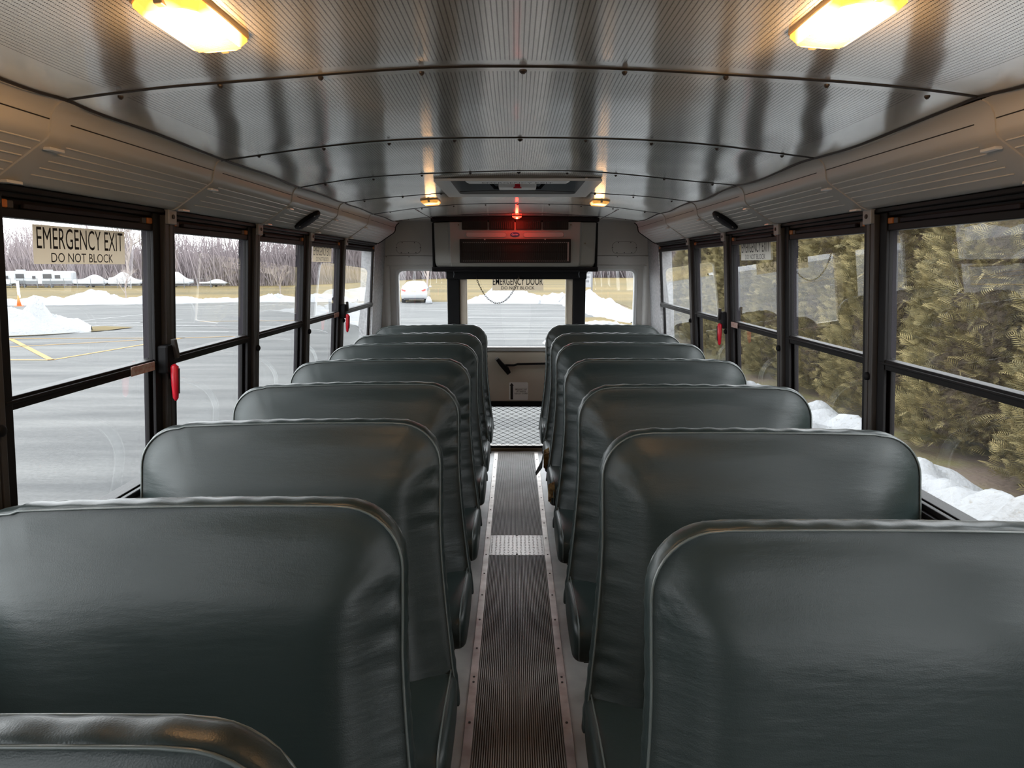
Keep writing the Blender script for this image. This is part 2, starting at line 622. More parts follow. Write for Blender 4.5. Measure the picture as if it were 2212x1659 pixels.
def rrect(x0, x1, z0, z1, r, n=6):
    """rounded rectangle loop, counter-clockwise; r one radius or four (br, tr, tl, bl)"""
    rs = r if isinstance(r, (tuple, list)) else (r,) * 4
    out = []
    for (cx, cz, a0, rr) in ((x1, z0, -90, rs[0]), (x1, z1, 0, rs[1]), (x0, z1, 90, rs[2]), (x0, z0, 180, rs[3])):
        sx = -1 if cx == x1 else 1
        sz = 1 if cz == z0 else -1
        ox, oz = cx + sx * rr, cz + sz * rr
        for k in range(n + 1):
            a = math.radians(a0 + 90 * k / n)
            out.append((ox + rr * math.cos(a), oz + rr * math.sin(a)))
    return out


def text_mesh(s, name, m, parent, width, height, place, bold=0.0):
    """lettering as flat mesh, fitted to width x height, centred; place(u, v, w) -> world point"""
    cu = bpy.data.curves.new(name, 'FONT')
    cu.body = s
    cu.offset = bold
    cu.resolution_u = 3
    cu.extrude = 0.0
    tmp = bpy.data.objects.new(name + '_tmp', cu)
    COL.objects.link(tmp)
    me = bpy.data.meshes.new_from_object(tmp)
    bpy.data.objects.remove(tmp)
    co = np.zeros(len(me.vertices) * 3)
    me.vertices.foreach_get('co', co)
    co = co.reshape(-1, 3)
    mn, mxx = co.min(0), co.max(0)
    out = np.zeros_like(co)
    for i, p in enumerate(co):
        u = ((p[0] - mn[0]) / (mxx[0] - mn[0]) - 0.5) * width
        v = ((p[1] - mn[1]) / (mxx[1] - mn[1]) - 0.5) * height
        out[i] = place(u, v, 0)
    me.vertices.foreach_set('co', out.ravel())
    me.materials.clear()
    return link(name, me, m, parent, fix=False)


# ------------------------------------------------------------------ bus body constants
CT = [-1.56 + 0.745 * k for k in range(9)]      # window post centres (ends at 4.40)
REAR = 5.85
SILL = 0.93


def wx(z, d=0.0):
    return 1.150 - (z - 1.1) * 0.073 + d


def side(s):
    return lambda d, y, z: (s * wx(z, d), y, z)


def ceil_z(x, y=0.0):
    z = 1.998 - 0.061 * (x / 0.905) ** 2
    if y > 5.1:
        k = min(1, (y - 5.1) / 0.3)
        z += 0.045 * k * (x / 0.905) ** 2
    return z


# floor
mb = MB()
mb.box(-1.18, 1.18, -1.7, 5.95, -0.06, 0.0)
floor = struct(mb.build('floor', M['floor']))
mb = MB()
mb.box(-1.2, 1.2, -1.7, 5.95, -0.35, -0.065)
struct(mb.build('trim_underfloor', M['rubber']))

# ribbed aisle runner
runner = empty('aisle_runner')
tag(runner, 'long ribbed rubber runner lying along the middle of the aisle floor', 'floor runner')
def ribbed(y0, y1):
    mb = MB()
    n = 40
    p = 0.314 / n
    prof = []
    for i in range(n):
        x = -0.157 + i * p
        prof += [(x + 0.22 * p, 0.0005), (x + 0.30 * p, 0.0062), (x + 0.70 * p, 0.0062), (x + 0.78 * p, 0.0005)]
    vs = [(x, y0, z) for x, z in prof] + [(x, y1, z) for x, z in prof]
    k = len(prof)
    mb.add(vs, [(i, i + 1, k + i + 1, k + i) for i in range(k - 1)])
    return mb
for y0, y1 in ((-1.5, 3.64), (3.93, 5.80)):
    rm = ribbed(y0, y1).build('ribbed_mat', M['runner'], runner)
    mb = MB()
    mb.box(-0.157, 0.157, y0, y1, 0.0002, 0.0012)
    mb.build('groove_bed', M['groove'], rm)  # bed darker than the ribs for stronger stripes
tp = empty('tread_plate', (0, 3.785, 0))
tag(tp, 'short metal chequered tread plate set between the two lengths of aisle runner', 'floor plate')
mb = MB()
mb.box(-0.157, 0.157, -0.145, 0.145, 0.0005, 0.0045)
mb.build('plate', M['tread'], tp)
mb = MB()
for i in range(13):
    for j in range(12):
        cx, cy = -0.145 + i * 0.0242, -0.132 + j * 0.024
        a = PI / 4 if (i + j) % 2 else -PI / 4
        dx, dy = math.cos(a) * 0.011, math.sin(a) * 0.011
        ex, ey = -math.sin(a) * 0.003, math.cos(a) * 0.003
        mb.add([(cx - dx, cy - dy, .0045), (cx + ex, cy + ey, .0065), (cx + dx, cy + dy, .0045), (cx - ex, cy - ey, .0065)],
               [(0, 1, 2), (0, 2, 3), (0, 3, 1), (1, 3, 2)])
t_ = mb.build('raised_pattern', M['tread'], tp)
tag(t_, kind='stuff')
for sy in (-0.135, 0.137):
    mb = MB()
    mb.cyl((0, sy, 0.004), (0, sy, 0.008), 0.006, 10)
    mb.build('screw', M['screw'], tp)
for s, nm in ((-1, 'left'), (1, 'right')):
    st = empty('floor_strip', (s * 0.174, 0, 0))
    tag(st, f'thin worn metal strip screwed along the {nm} edge of the aisle runner', 'floor strip')
    mb = MB()
    mb.box(-0.0165, 0.0165, -1.5, 5.80, 0.0005, 0.0075)
    mb.build('strip', M['strip'], st, bevel=0.002)
    y = 1.0
    while y < 5.7:
        mb = MB()
        mb.cyl((0, y, 0.0075), (0, y, 0.0095), 0.0048, 8)
        mb.build('screw', M['screw'], st)
        if abs(y - 2.44) < 0.02:
            mb = MB()
            mb.cyl((0, y + 0.035, 0.0075), (0, y + 0.035, 0.0095), 0.0048, 8)
            mb.build('screw', M['screw'], st)
        y += 0.24

# ------------------------------------------------------------------ ceiling
HX, HY0, HY1 = 0.30, 3.07, 3.72
def bump_at(x, y):
    if y > 5.1:
        return 0.0
    k = (y - CT[0]) / 0.745
    f = k - math.floor(k)
    d = min(f, 1 - f) * 0.745
    a = 0.0035 * math.exp(-(d / 0.07) ** 2) * math.sin(x * 7.3 + math.floor(k + .5) * 2.1) * (0.4 + 0.6 * min(1, abs(x) / .6))
    b = 0.0022 * noise.noise(Vector((x * 2.0, y * 3.4, 3.1)))
    c = 0.010 * (f - 0.5) ** 2 * 4
    edge = max(0, (abs(x) - 0.68) / 0.22)
    e = 0.004 * edge * math.sin(y * 2 * PI / 0.745 + x)
    return a + b + c * 0.6 + e
nx, ny = 110, 380
xs = [-0.93 + 1.86 * i / nx for i in range(nx + 1)]
ys = [-1.6 + 7.46 * j / ny for j in range(ny + 1)]
mb = MB()
vs = [(x, y, ceil_z(x, y) + bump_at(x, y)) for y in ys for x in xs]
fs = []
for j in range(ny):
    for i in range(nx):
        xm, ym = (xs[i] + xs[i + 1]) / 2, (ys[j] + ys[j + 1]) / 2
        if abs(xm) < HX and HY0 < ym < HY1:
            continue
        a = j * (nx + 1) + i
        fs.append((a, a + 1, a + nx + 2, a + nx + 1))
mb.add(vs, fs)
me = bpy.data.meshes.new('ceiling')
me.from_pydata(mb.v, [], mb.f)
me.update()
ceiling = struct(link('ceiling', me, M['ceiling'], smooth=True, fix=False))
# outer roof skin closes the roof above
mb = MB()
prof = [(-1.22, 1.75), (-1.20, 1.92), (-1.05, 2.06), (-0.7, 2.12), (0, 2.16), (0.7, 2.12), (1.05, 2.06), (1.20, 1.92), (1.22, 1.75)]
k = len(prof)
mb.add([(x, -1.75, z) for x, z in prof] + [(x, 5.98, z) for x, z in prof], [(i, i + 1, k + i + 1, k + i) for i in range(k - 1)])
struct(mb.build('trim_roof_skin', M['busskin'], smooth=True))
# ceiling seams with screws
def arc(y, x0, x1, off, n=40):
    return [(x0 + (x1 - x0) * i / n, y, ceil_z(x0 + (x1 - x0) * i / n, y) - off + bump_at(x0 + (x1 - x0) * i / n, y)) for i in range(n + 1)]
seam_ys = [c for c in CT] + [5.15]
for q, y in enumerate(seam_ys):
    mb = MB()
    a = arc(y, -0.915, 0.915, 0.0015)
    b = arc(y + 0.006, -0.915, 0.915, 0.0030)
    c = arc(y + 0.0065, -0.915, 0.915, -0.0005)
    n = len(a)
    mb.add(a + b + c, [(i, i + 1, n + i + 1, n + i) for i in range(n - 1)] + [(n + i, n + i + 1, 2 * n + i + 1, 2 * n + i) for i in range(n - 1)])
    so = mb.build('trim_ceiling_seam', M['screw'] if y < 3.7 else M['jamb'])
    struct(so)
    for i in range(-4, 5) if y > 0.5 else []:
        x = i * 0.2 + 0.003
        if abs(x) < 0.36 and 3.0 < y < 3.8:
            continue
        mb = MB()
        z = ceil_z(x, y)
        big = 0.0055 if i else 0.008
        mb.tube([(x, y + 0.012, z + 0.001), (x, y + 0.012, z - 0.002), (x, y + 0.012, z - 0.006)], [big, big, big * 0.4], 10)
        mb.build('screw', M['screw'], so)
# longitudinal joint in the plain rear panels
for x in (-0.64, 0.64):
    mb = MB()
    mb.box(x - 0.001, x + 0.001, 4.41, 5.85, ceil_z(x) - 0.002, ceil_z(x) + 0.001)
    struct(mb.build('trim_ceiling_joint', M['jamb']))

# ------------------------------------------------------------------ coves (grey valance panels above the windows)
PROF = [(0.903, 1.941), (0.912, 1.937), (0.922, 1.929), (0.930, 1.915), (0.934, 1.898), (0.936, 1.884),
        (0.942, 1.872), (0.952, 1.864), (1.052, 1.797), (1.066, 1.790), (1.085, 1.790), (1.125, 1.80)]
def cove_at(t):
    return (0.952 + (1.052 - 0.952) * t, 1.864 + (1.797 - 1.864) * t)
for s, nm in ((-1, 'left'), (1, 'right')):
    ends = CT + [5.37]
    for i in range(len(ends) - 1):
        y0, y1 = ends[i], ends[i + 1]
        mb = MB()
        k = len(PROF)
        mb.add([(s * x, y0 + 0.002, z) for x, z in PROF] + [(s * x, y1 - 0.002, z) for x, z in PROF],
               [(j, j + 1, k + j + 1, k + j) for j in range(k - 1)])
        cv = struct(mb.build('trim_cove', M['cove'], smooth=True, angle=40))
        for t in (0.02, 0.22, 0.42, 0.62, 0.82):
            x, z = cove_at(t)
            mb = MB()
            nxn, nzn = -0.556, -0.831
            mb.tube([(s * (x + nxn * 0.0004), y0 + 0.07, z + nzn * 0.0004), (s * (x + nxn * 0.0004), y1 - 0.01, z + nzn * 0.0004)], 0.0016, 6)
            mb.build('ridge', M['ridge'], cv)
        mb = MB()
        mb.tube([(s * 0.9325, y0 + 0.06, 1.905), (s * 0.9325, y1 - 0.006, 1.905)], 0.0014, 6)
        mb.build('ridge', M['screw'], cv)
        # lapped cover plate over the joint
        mb = MB()
        P2 = [(x - 0.0025, z - 0.0025) for x, z in PROF]
        mb.add([(s * x, y0 - 0.004, z) for x, z in P2] + [(s * x, y0 + 0.052, z) for x, z in P2] + [(s * x, y0 + 0.052, z) for x, z in PROF] + [(s * x, y0 - 0.004, z) for x, z in PROF],
               [(j, j + 1, k + j + 1, k + j) for j in range(k - 1)] + [(k + j, k + j + 1, 2 * k + j + 1, 2 * k + j) for j in range(k - 1)] + [(3 * k + j, 3 * k + j + 1, j + 1, j) for j in range(k - 1)])
        mb.build('joint_cover', M['cove'], cv, smooth=True, angle=40)
        for (x, z, L) in ((0.955, 1.858, 0.045), (1.050, 1.795, 0.045)):
            mb = MB()
            mb.box(s * (x - 0.008), s * (x + 0.008), y0 + 0.010, y0 + 0.010 + L, z - 0.009, z - 0.003)
            mb.build('clip', M['ridge'], cv, bevel=0.001)
    # rubber edge at the rear end of the cove
    mb = MB()
    mb.tube([(s * x, 5.375, z) for x, z in PROF], 0.006, 6)
    mb.build('trim_cove_edge', M['rubber'])['kind'] = 'structure'
    mb = MB()
    mb.tube([(s * 0.900, -1.6 + 0.05 * q, ceil_z(0.9, -1.6 + 0.05 * q) + bump_at(s * 0.9, -1.6 + 0.05 * q) - 0.001) for q in range(140)], 0.0035, 6)
    struct(mb.build('trim_ceiling_gap', M['screw']))  # dark strip added to draw the dark gap between cove and ceiling
    # closing face behind the cove end
    mb = MB()
    mb.prism([(s * x, z) for x, z in PROF[:-1]] + [(s * 1.16, 1.79), (s * 1.16, 2.02), (s * 0.93, 2.02)], 1, 5.36, 5.368)
    struct(mb.build('trim_cove_end', M['cove']))

# ------------------------------------------------------------------ side walls and windows
win_no = 0
WIN = {}
for s, nm in ((-1, 'left'), (1, 'right')):
    F = side(s)
    mb = MB()
    mb.box(0.0, 0.06, -1.7, REAR, 0.0, SILL - 0.02, F)
    mb.box(0.04, 0.07, -1.7, REAR, -0.35, 0.0, F)
    # wall above the windows, hidden by cove, and the roof side by the rear wall
    mb.box(0.0, 0.10, -1.7, 5.40, 1.795, 2.0, F)
    mb.box(-0.004, 0.10, 5.40, REAR, SILL - 0.02, 2.06, F)
    wo = struct(mb.build(f'wall_{nm}', M['gal']))
    # roof side panel beside the rear wall
    mb = MB()
    k = 8
    p = []
    for i in range(k + 1):
        a = i / k
        x = 0.90 + 0.2 * math.sin(a * PI / 2)
        z = 1.80 + (ceil_z(0.9, 5.8) + 0.005 - 1.80) * math.cos(a * PI / 2) ** 0.6
        p.append((x, z))
    mb.add([(s * x, 5.37, z) for x, z in p] + [(s * x, REAR, z) for x, z in p], [(j, j + 1, k + 2 + j, k + 1 + j) for j in range(k)])
    struct(mb.build('trim_roof_corner', M['wall'], smooth=True))
    # sill
    mb = MB()
    mb.box(-0.018, 0.10, -1.6, 5.40, SILL - 0.02, SILL, F)
    mb.box(-0.006, 0.01, -1.6, 5.40, SILL, SILL + 0.018, F)
    struct(mb.build('trim_sill', M['black'], bevel=0.003))
    # head channel
    mb = MB()
    mb.box(0.002, 0.10, -1.6, 5.40, 1.765, 1.796, F)
    mb.box(-0.016, 0.006, -1.6, 5.40, 1.776, 1.790, F)
    struct(mb.build('trim_head', M['black'], bevel=0.003))
    # posts
    for c in CT:
        mb = MB()
        mb.box(0.0, 0.046, c - 0.043, c + 0.043, SILL, 1.77, F)
        po = struct(mb.build('trim_post', M['jamb']))
        mb = MB()
        mb.box(-0.004, 0.006, c - 0.066, c - 0.028, SILL, 1.775, F)
        mb.box(-0.004, 0.006, c + 0.028, c + 0.066, SILL, 1.775, F)
        mb.build('post_edge', M['black'], po, bevel=0.002)
        mb = MB()
        mb.box(-0.018, 0.0, c - 0.022, c + 0.000, SILL, 1.772, F)
        mb.box(-0.018, 0.0, c + 0.006, c + 0.024, SILL, 1.772, F)
        mb.build('post_cap', M['post'], po, bevel=0.002)
        # bracket
        mb = MB()
        mb.box(-0.030, -0.018, c - 0.024, c + 0.026, 1.745, 1.788, F)
        mb.box(-0.030, -0.005, c - 0.024, c + 0.026, 1.785, 1.789, F)
        br = mb.build('bracket', M['bracket'], po, bevel=0.002)
        mb = MB()
        mb.cyl(F(-0.028, c + 0.002, 1.768), F(-0.033, c + 0.002, 1.768), 0.007, 10)
        mb.build('bracket_hole', M['screw'], br)
        # rubber bumper
        mb = MB()
        mb.tube([F(-0.016, c + 0.002, 1.27), F(-0.026, c + 0.002, 1.27), F(-0.030, c + 0.002, 1.27)], [0.014, 0.013, 0.007], 12)
        mb.build('bumper', M['rubber'], po, smooth=True)
    # window frames
    spans = [(CT[i] + 0.043, CT[i + 1] - 0.043) for i in range(8)] + [(CT[8] + 0.043, 5.40)]
    for i, (a, b) in enumerate(spans):
        win_no += 1
        w = struct(empty(f'window_{win_no}'))
        WIN[(s, i)] = w
        mb = MB()
        for (d0, d1, z0, z1, t) in ((0.006, 0.020, 1.300, 1.765, 0.020), (0.020, 0.034, SILL, 1.335, 0.020)):
            mb.box(d0, d1, a, a + t, z0, z1, F)
            mb.box(d0, d1, b - t, b, z0, z1, F)
        mb.box(0.000, 0.034, a, b, 1.300, 1.332, F)      # meeting rail
        mb.box(-0.006, 0.002, a, b, 1.316, 1.324, F)
        mb.box(0.000, 0.030, a, b, 1.722, 1.742, F)      # head rail of the upper sash
        mb.box(0.022, 0.040, a, b, 1.742, 1.767, F)
        mb.box(0.016, 0.040, a, b, SILL, SILL + 0.02, F)
        mb.build('sash_frame', M['black'], w, bevel=0.002)
        mb = MB()
        mb.box(0.004, 0.014, a + 0.10, b - 0.08, 1.744, 1.756, F)
        mb.build('finger_rail', M['jamb'], w, bevel=0.002)
        for yy in (a + 0.012, b - 0.045):
            mb = MB()
            mb.box(0.000, 0.030, yy, yy + 0.033, 1.742, 1.760, F)
            mb.build('latch', M['amber'], w, bevel=0.003)
            mb = MB()
            y2 = yy + 0.034 if yy < (a + b) / 2 else yy - 0.022
            mb.box(0.004, 0.030, y2, y2 + 0.021, 1.742, 1.759, F)
            mb.build('latch_block', M['post'], w, bevel=0.002)
        for (d, z0, z1, nmp) in ((0.013, 1.330, 1.724, 'upper_pane'), (0.027, SILL + 0.018, 1.304, 'lower_pane')):
            mb = MB()
            mb.add([F(d, a + 0.015, z0), F(d, b - 0.015, z0), F(d, b - 0.015, z1), F(d, a + 0.015, z1)], [(0, 1, 2, 3)])
            mb.build(nmp, M['glass'], w)
        if i in (2, 5):
            pass
    # outside skin strips between windows seen edge-on
    mb = MB()
    mb.box(0.095, 0.11, -1.7, 5.95, -0.35, SILL - 0.02, F)
    struct(mb.build('trim_outer_skin', M['busskin']))

# window indices: post c at CT[k]; window i spans CT[i]..CT[i+1]; i=4 -> 1.42..2.165
def release_handle(s, yc, w):
    """hinged emergency release at a post: black lever housing and long red grip"""
    F = side(s)
    mb = MB()
    mb.box(-0.040, -0.004, yc - 0.026, yc + 0.024, 1.285, 1.375, F)
    h = mb.build('release_lever', M['rubber'], w, bevel=0.008)
    mb = MB()
    mb.add([F(-0.050, yc - 0.004, 1.392), F(-0.050, yc + 0.012, 1.392), F(-0.052, yc + 0.032, 1.332), F(-0.052, yc + 0.016, 1.328),
            F(-0.036, yc - 0.004, 1.392), F(-0.036, yc + 0.012, 1.392), F(-0.036, yc + 0.032, 1.332), F(-0.036, yc + 0.016, 1.328)],
           [(0, 1, 2, 3), (4, 5, 6, 7), (0, 1, 5, 4), (1, 2, 6, 5), (2, 3, 7, 6), (3, 0, 4, 7)])
    mb.build('lever_tip', M['post'], h, bevel=0.003)
    mb = MB()
    mb.tube([F(-0.046, yc - 0.006, 1.312), F(-0.050, yc - 0.006, 1.305), F(-0.052, yc - 0.006, 1.25), F(-0.053, yc - 0.006, 1.205), F(-0.053, yc - 0.006, 1.196)],
            [0.007, 0.0125, 0.0115, 0.0085, 0.003], 12)
    mb.build('red_grip', M['red'], h, smooth=True)
    mb = MB()
    mb.tube([F(-0.0645, yc - 0.006, 1.30), F(-0.0645, yc - 0.006, 1.22)], 0.0022, 6)
    mb.build('grip_groove', M['screw'], h)

release_handle(-1, 2.13, WIN[(-1, 4)])
release_handle(-1, 4.385, WIN[(-1, 7)])
release_handle(1, 3.67, WIN[(1, 6)])

def instruction(s, y0, y1, label):
    F = side(s)
    o = empty('instruction_decal', F(-0.007, (y0 + y1) / 2, 1.312))
    tag(o, label, 'decal')
    mb = MB()
    mb.box(-0.0085, -0.0062, y0, y1, 1.3005, 1.3275, F)
    b = mb.build('backing', M['pink'])
    b.parent = o
    b.matrix_parent_inverse = Matrix.Translation(-Vector(o.location))
    sx = -s
    for t, zz in (('LIFT HANDLE', 1.3205), ('PUSH OUT TO OPEN', 1.3085)):
        tx = text_mesh(t, 'lettering', M['pale'], None, (y1 - y0) * 0.85, 0.007, lambda u, v, w, zz=zz: F(-0.0092, (y0 + y1) / 2 + (u if s < 0 else -u), zz + v))
        tx.parent = o
        tx.matrix_parent_inverse = Matrix.Translation(-Vector(o.location))
instruction(-1, 1.955, 2.085, 'small worn red and white instruction decal on the rail of the nearest left window')
instruction(-1, 4.22, 4.33, 'small worn red decal on the left window rail beside the far red handle')
instruction(1, 3.50, 3.60, 'small worn red decal on the right window rail beside the red handle')

def exit_sign(s, yc, zc, wd, ht, m, label, d=0.0085):
    F = side(s)
    o = empty('emergency_exit_sign', F(d, yc, zc))
    tag(o, label, 'sign')
    inv = Matrix.Translation(-Vector(o.location))
    mb = MB()
    mb.add([F(d, y_, z_) for y_, z_ in ((yc - wd / 2, zc - ht / 2), (yc + wd / 2, zc - ht / 2), (yc + wd / 2, zc + ht / 2), (yc - wd / 2, zc + ht / 2))], [(0, 1, 2, 3)])
    b = mb.build('backing', m)
    b.parent = o
    b.matrix_parent_inverse = inv
    for t, fr, fh, dz, bd in (('EMERGENCY EXIT', 0.94, 0.56, 0.17, 0.0), ('DO NOT BLOCK', 0.68, 0.25, -0.33, 0.0)):
        tx = text_mesh(t, 'lettering', M['ink'], None, wd * fr, ht * fh, lambda u, v, w: F(d - 0.0012, yc + (u if s < 0 else -u), zc + ht * dz + v), bold=bd)
        tx.parent = o
        tx.matrix_parent_inverse = inv

exit_sign(-1, 1.778, 1.668, 0.373, 0.090, M['tan'], 'tan EMERGENCY EXIT sign on the nearest left window, largest of the signs')
exit_sign(-1, 3.98, 1.684, 0.38, 0.090, M['tan'], 'tan EMERGENCY EXIT sign on the far left window beside a red handle')
exit_sign(1, 3.272, 1.690, 0.40, 0.092, M['pale'], 'pale EMERGENCY EXIT sign on the right window')

# unseen front wall left solid, no windshield, to keep light off the seats
mb = MB()
mb.box(-1.16, 1.16, -1.76, -1.70, -0.3, 2.1)
struct(mb.build('wall_front_blocker', M['lower']))

# ------------------------------------------------------------------ rear wall
mb = MB()
for s in (-1, 1):
    xo, xi = s * 1.17, s * 0.583
    a, b = min(xo, xi), max(xo, xi)
    # plate with a rounded opening
    ia, ib = (s * 1.005, s * 0.583)
    i0, i1 = min(ia, ib), max(ia, ib)
    mb.ring(rrect(a, b, 0.0, 2.06, 0.001), rrect(i0, i1, 0.97, 1.578, 0.045), 1, REAR, REAR + 0.05)
mb.box(-0.583, 0.583, REAR, REAR + 0.05, 1.56, 2.06)
mb.box(-0.583, -0.45, REAR + 0.02, REAR + 0.05, 0, 1.56)
mb.box(0.45, 0.583, REAR + 0.02, REAR + 0.05, 0, 1.56)
wr = struct(mb.build('wall_rear', M['wall']))
for s in (-1, 1):
    # window seal, glass
    win_no += 1
    w = struct(empty(f'window_{win_no}'))
    i0, i1 = min(s * 1.005, s * 0.583), max(s * 1.005, s * 0.583)
    mb = MB()
    mb.ring(rrect(i0 - 0.012, i1 + 0.012, 0.958, 1.590, 0.052), rrect(i0 + 0.004, i1 - 0.004, 0.974, 1.574, 0.043), 1, REAR - 0.008, REAR + 0.004)
    mb.ring(rrect(i0, i1, 0.97, 1.578, 0.045), rrect(i0 + 0.006, i1 - 0.006, 0.976, 1.572, 0.041), 1, REAR + 0.01, REAR + 0.049)
    mb.build('window_seal', M['hatchframe'], w)
    mb = MB()
    mb.prism(rrect(i0, i1, 0.97, 1.578, 0.045), 1, REAR + 0.030, REAR + 0.0301)
    mb2 = MB()
    loop = rrect(i0 + 0.001, i1 - 0.001, 0.971, 1.577, 0.044)
    mb2.add([(x, REAR + 0.030, z) for x, z in loop], [tuple(range(len(loop)))])
    mb2.build('pane', M['glass'], w)
    # corner post, rounded
    mb = MB()
    mb.tube([(s * 1.105, REAR - 0.012, 0.0), (s * 1.105, REAR - 0.012, 1.63)], 0.036, 20)
    mb.box(s * 1.105, s * 1.17, REAR - 0.045, REAR, 0, 1.63)
    struct(mb.build('trim_corner_post', M['wall'], smooth=True, angle=40))
    mb = MB()
    mb.tube([(s * 1.02, REAR - 0.003, 0.0), (s * 1.02, REAR - 0.003, 1.59)], 0.006, 8)
    struct(mb.build('trim_window_edge', M['hatchframe']))
    # header panel with lip and oval cover plate
    mb = MB()
    x0, x1 = min(s * 1.145, s * 0.60), max(s * 1.145, s * 0.60)
    mb.box(x0, x1, REAR - 0.03, REAR, 1.700, 1.99)
    mb.box(x0, x1, REAR - 0.037, REAR, 1.622, 1.698)
    mb.box(x0, x1, REAR - 0.045, REAR, 1.614, 1.622)
    hp = struct(mb.build('trim_header', M['wall'], bevel=0.003))
    mb = MB()
    ox0, ox1 = min(s * 0.80, s * 1.005), max(s * 0.80, s * 1.005)
    mb.prism(rrect(ox0, ox1, 1.715, 1.815, 0.045), 1, REAR - 0.034, REAR - 0.03)
    cvp = mb.build('cover_plate', M['wall'], hp, bevel=0.0015)
    mb = MB()
    mb.ring(rrect(ox0 - 0.0015, ox1 + 0.0015, 1.7135, 1.8165, 0.046), rrect(ox0, ox1, 1.715, 1.815, 0.045), 1, REAR - 0.0315, REAR - 0.03)
    mb.build('plate_outline', M['jamb'], cvp)
    for (fx, fz) in ((0.5, 1.724), (0.25, 1.806), (0.75, 1.806), (0.02, 1.765), (0.98, 1.765), (0.8, 1.724), (0.2, 1.724)):
        mb = MB()
        xx = ox0 + (ox1 - ox0) * fx
        mb.cyl((xx, REAR - 0.034, fz), (xx, REAR - 0.037, fz), 0.004, 8)
        mb.build('screw', M['screw'], cvp)
    for fx in (0.1, 0.45, 0.95):
        mb = MB()
        xx = x0 + (x1 - x0) * fx
        mb.cyl((xx, REAR - 0.037, 1.69), (xx, REAR - 0.0405, 1.69), 0.004, 8)
        mb.build('screw', M['screw'], hp)
    # black posts beside the door
    mb = MB()
    mb.box(min(s * 0.583, s * 0.482), max(s * 0.583, s * 0.482), REAR - 0.03, REAR + 0.03, 0.0, 1.58)
    struct(mb.build('trim_door_post', M['rubber'], bevel=0.006))

# emergency door
door = struct(empty('door_1'))
mb = MB()
mb.ring(rrect(-0.48, 0.48, 0.90, 1.60, 0.001), rrect(-0.42, 0.42, 0.925, 1.56, 0.012), 1, REAR + 0.0, REAR + 0.04)
mb.ring(rrect(-0.48, 0.48, 0.01, 0.90, 0.001), rrect(-0.36, 0.36, 0.05, 0.435, 0.012), 1, REAR + 0.0, REAR + 0.04)
mb.box(-0.44, 0.44, REAR - 0.008, REAR + 0.0, 0.452, 0.882)
mb.build('door_panel', M['door'], door, bevel=0.004)
mb = MB()
mb.box(-0.46, 0.46, REAR - 0.022, REAR + 0.0, 0.892, 0.904)
mb.box(-0.46, 0.46, REAR - 0.012, REAR + 0.0, 0.904, 0.926)
mb.build('window_ledge', M['bracket'], door, bevel=0.003)
for s in (-1, 1):
    mb = MB()
    mb.box(min(s * 0.418, s * 0.432), max(s * 0.418, s * 0.432), REAR - 0.012, REAR, 0.926, 1.55)
    mb.build('window_bead', M['door'], door, bevel=0.003)
mb = MB()
mb.ring(rrect(-0.38, 0.38, 0.03, 0.450, 0.02), rrect(-0.345, 0.345, 0.052, 0.404, 0.02), 1, REAR - 0.016, REAR + 0.0)
mb.build('lower_gasket', M['rubber'], door)
mb = MB()
mb.box(-0.42, 0.42, REAR - 0.03, REAR + 0.01, 0.004, 0.034)
mb.build('threshold', M['chain'], door)
mb = MB()
mb.add([(-0.42, REAR + 0.025, 0.925), (0.42, REAR + 0.025, 0.925), (0.42, REAR + 0.025, 1.56), (-0.42, REAR + 0.025, 1.56)], [(0, 1, 2, 3)])
mb.build('upper_pane', M['glass'], door)
mb = MB()
mb.add([(-0.36, REAR + 0.03, 0.05), (0.36, REAR + 0.03, 0.05), (0.36, REAR + 0.03, 0.435), (-0.36, REAR + 0.03, 0.435)], [(0, 1, 2, 3)])
mb.build('lower_pane', M['glass'], door)
# expanded metal guard on the lower pane
mb = MB()
dw, dh = 0.0765, 0.0335
gx0, gx1, gz0, gz1 = -0.35, 0.35, 0.045, 0.41
x = gx0 - 0.5
def clip_seg(p, q):
    (x0, z0), (x1, z1) = p, q
    t0, t1 = 0.0, 1.0
    for pp, qq in ((-(x1 - x0), x0 - gx0), (x1 - x0, gx1 - x0), (-(z1 - z0), z0 - gz0), (z1 - z0, gz1 - z0)):
        if abs(pp) < 1e-12:
            if qq < 0:
                return None
            continue
        r = qq / pp
        if pp < 0:
            t0 = max(t0, r)
        else:
            t1 = min(t1, r)
    if t0 >= t1:
        return None
    return (x0 + (x1 - x0) * t0, z0 + (z1 - z0) * t0), (x0 + (x1 - x0) * t1, z0 + (z1 - z0) * t1)
for sgn in (1, -1):
    for i in range(-30, 40):
        c = i * dw
        L = 1.2
        p = (c - L * dw, -sgn * L * dh + 0.22)
        p, q = (c - 14 * dw, 0.22 - sgn * 14 * dh), (c + 14 * dw, 0.22 + sgn * 14 * dh)
        r = clip_seg(p, q)
        if r:
            mb.tube([(r[0][0], REAR - 0.012, r[0][1]), (r[1][0], REAR - 0.012, r[1][1])], 0.0017, 4)
g = mb.build('mesh_guard', M['screw'], door)
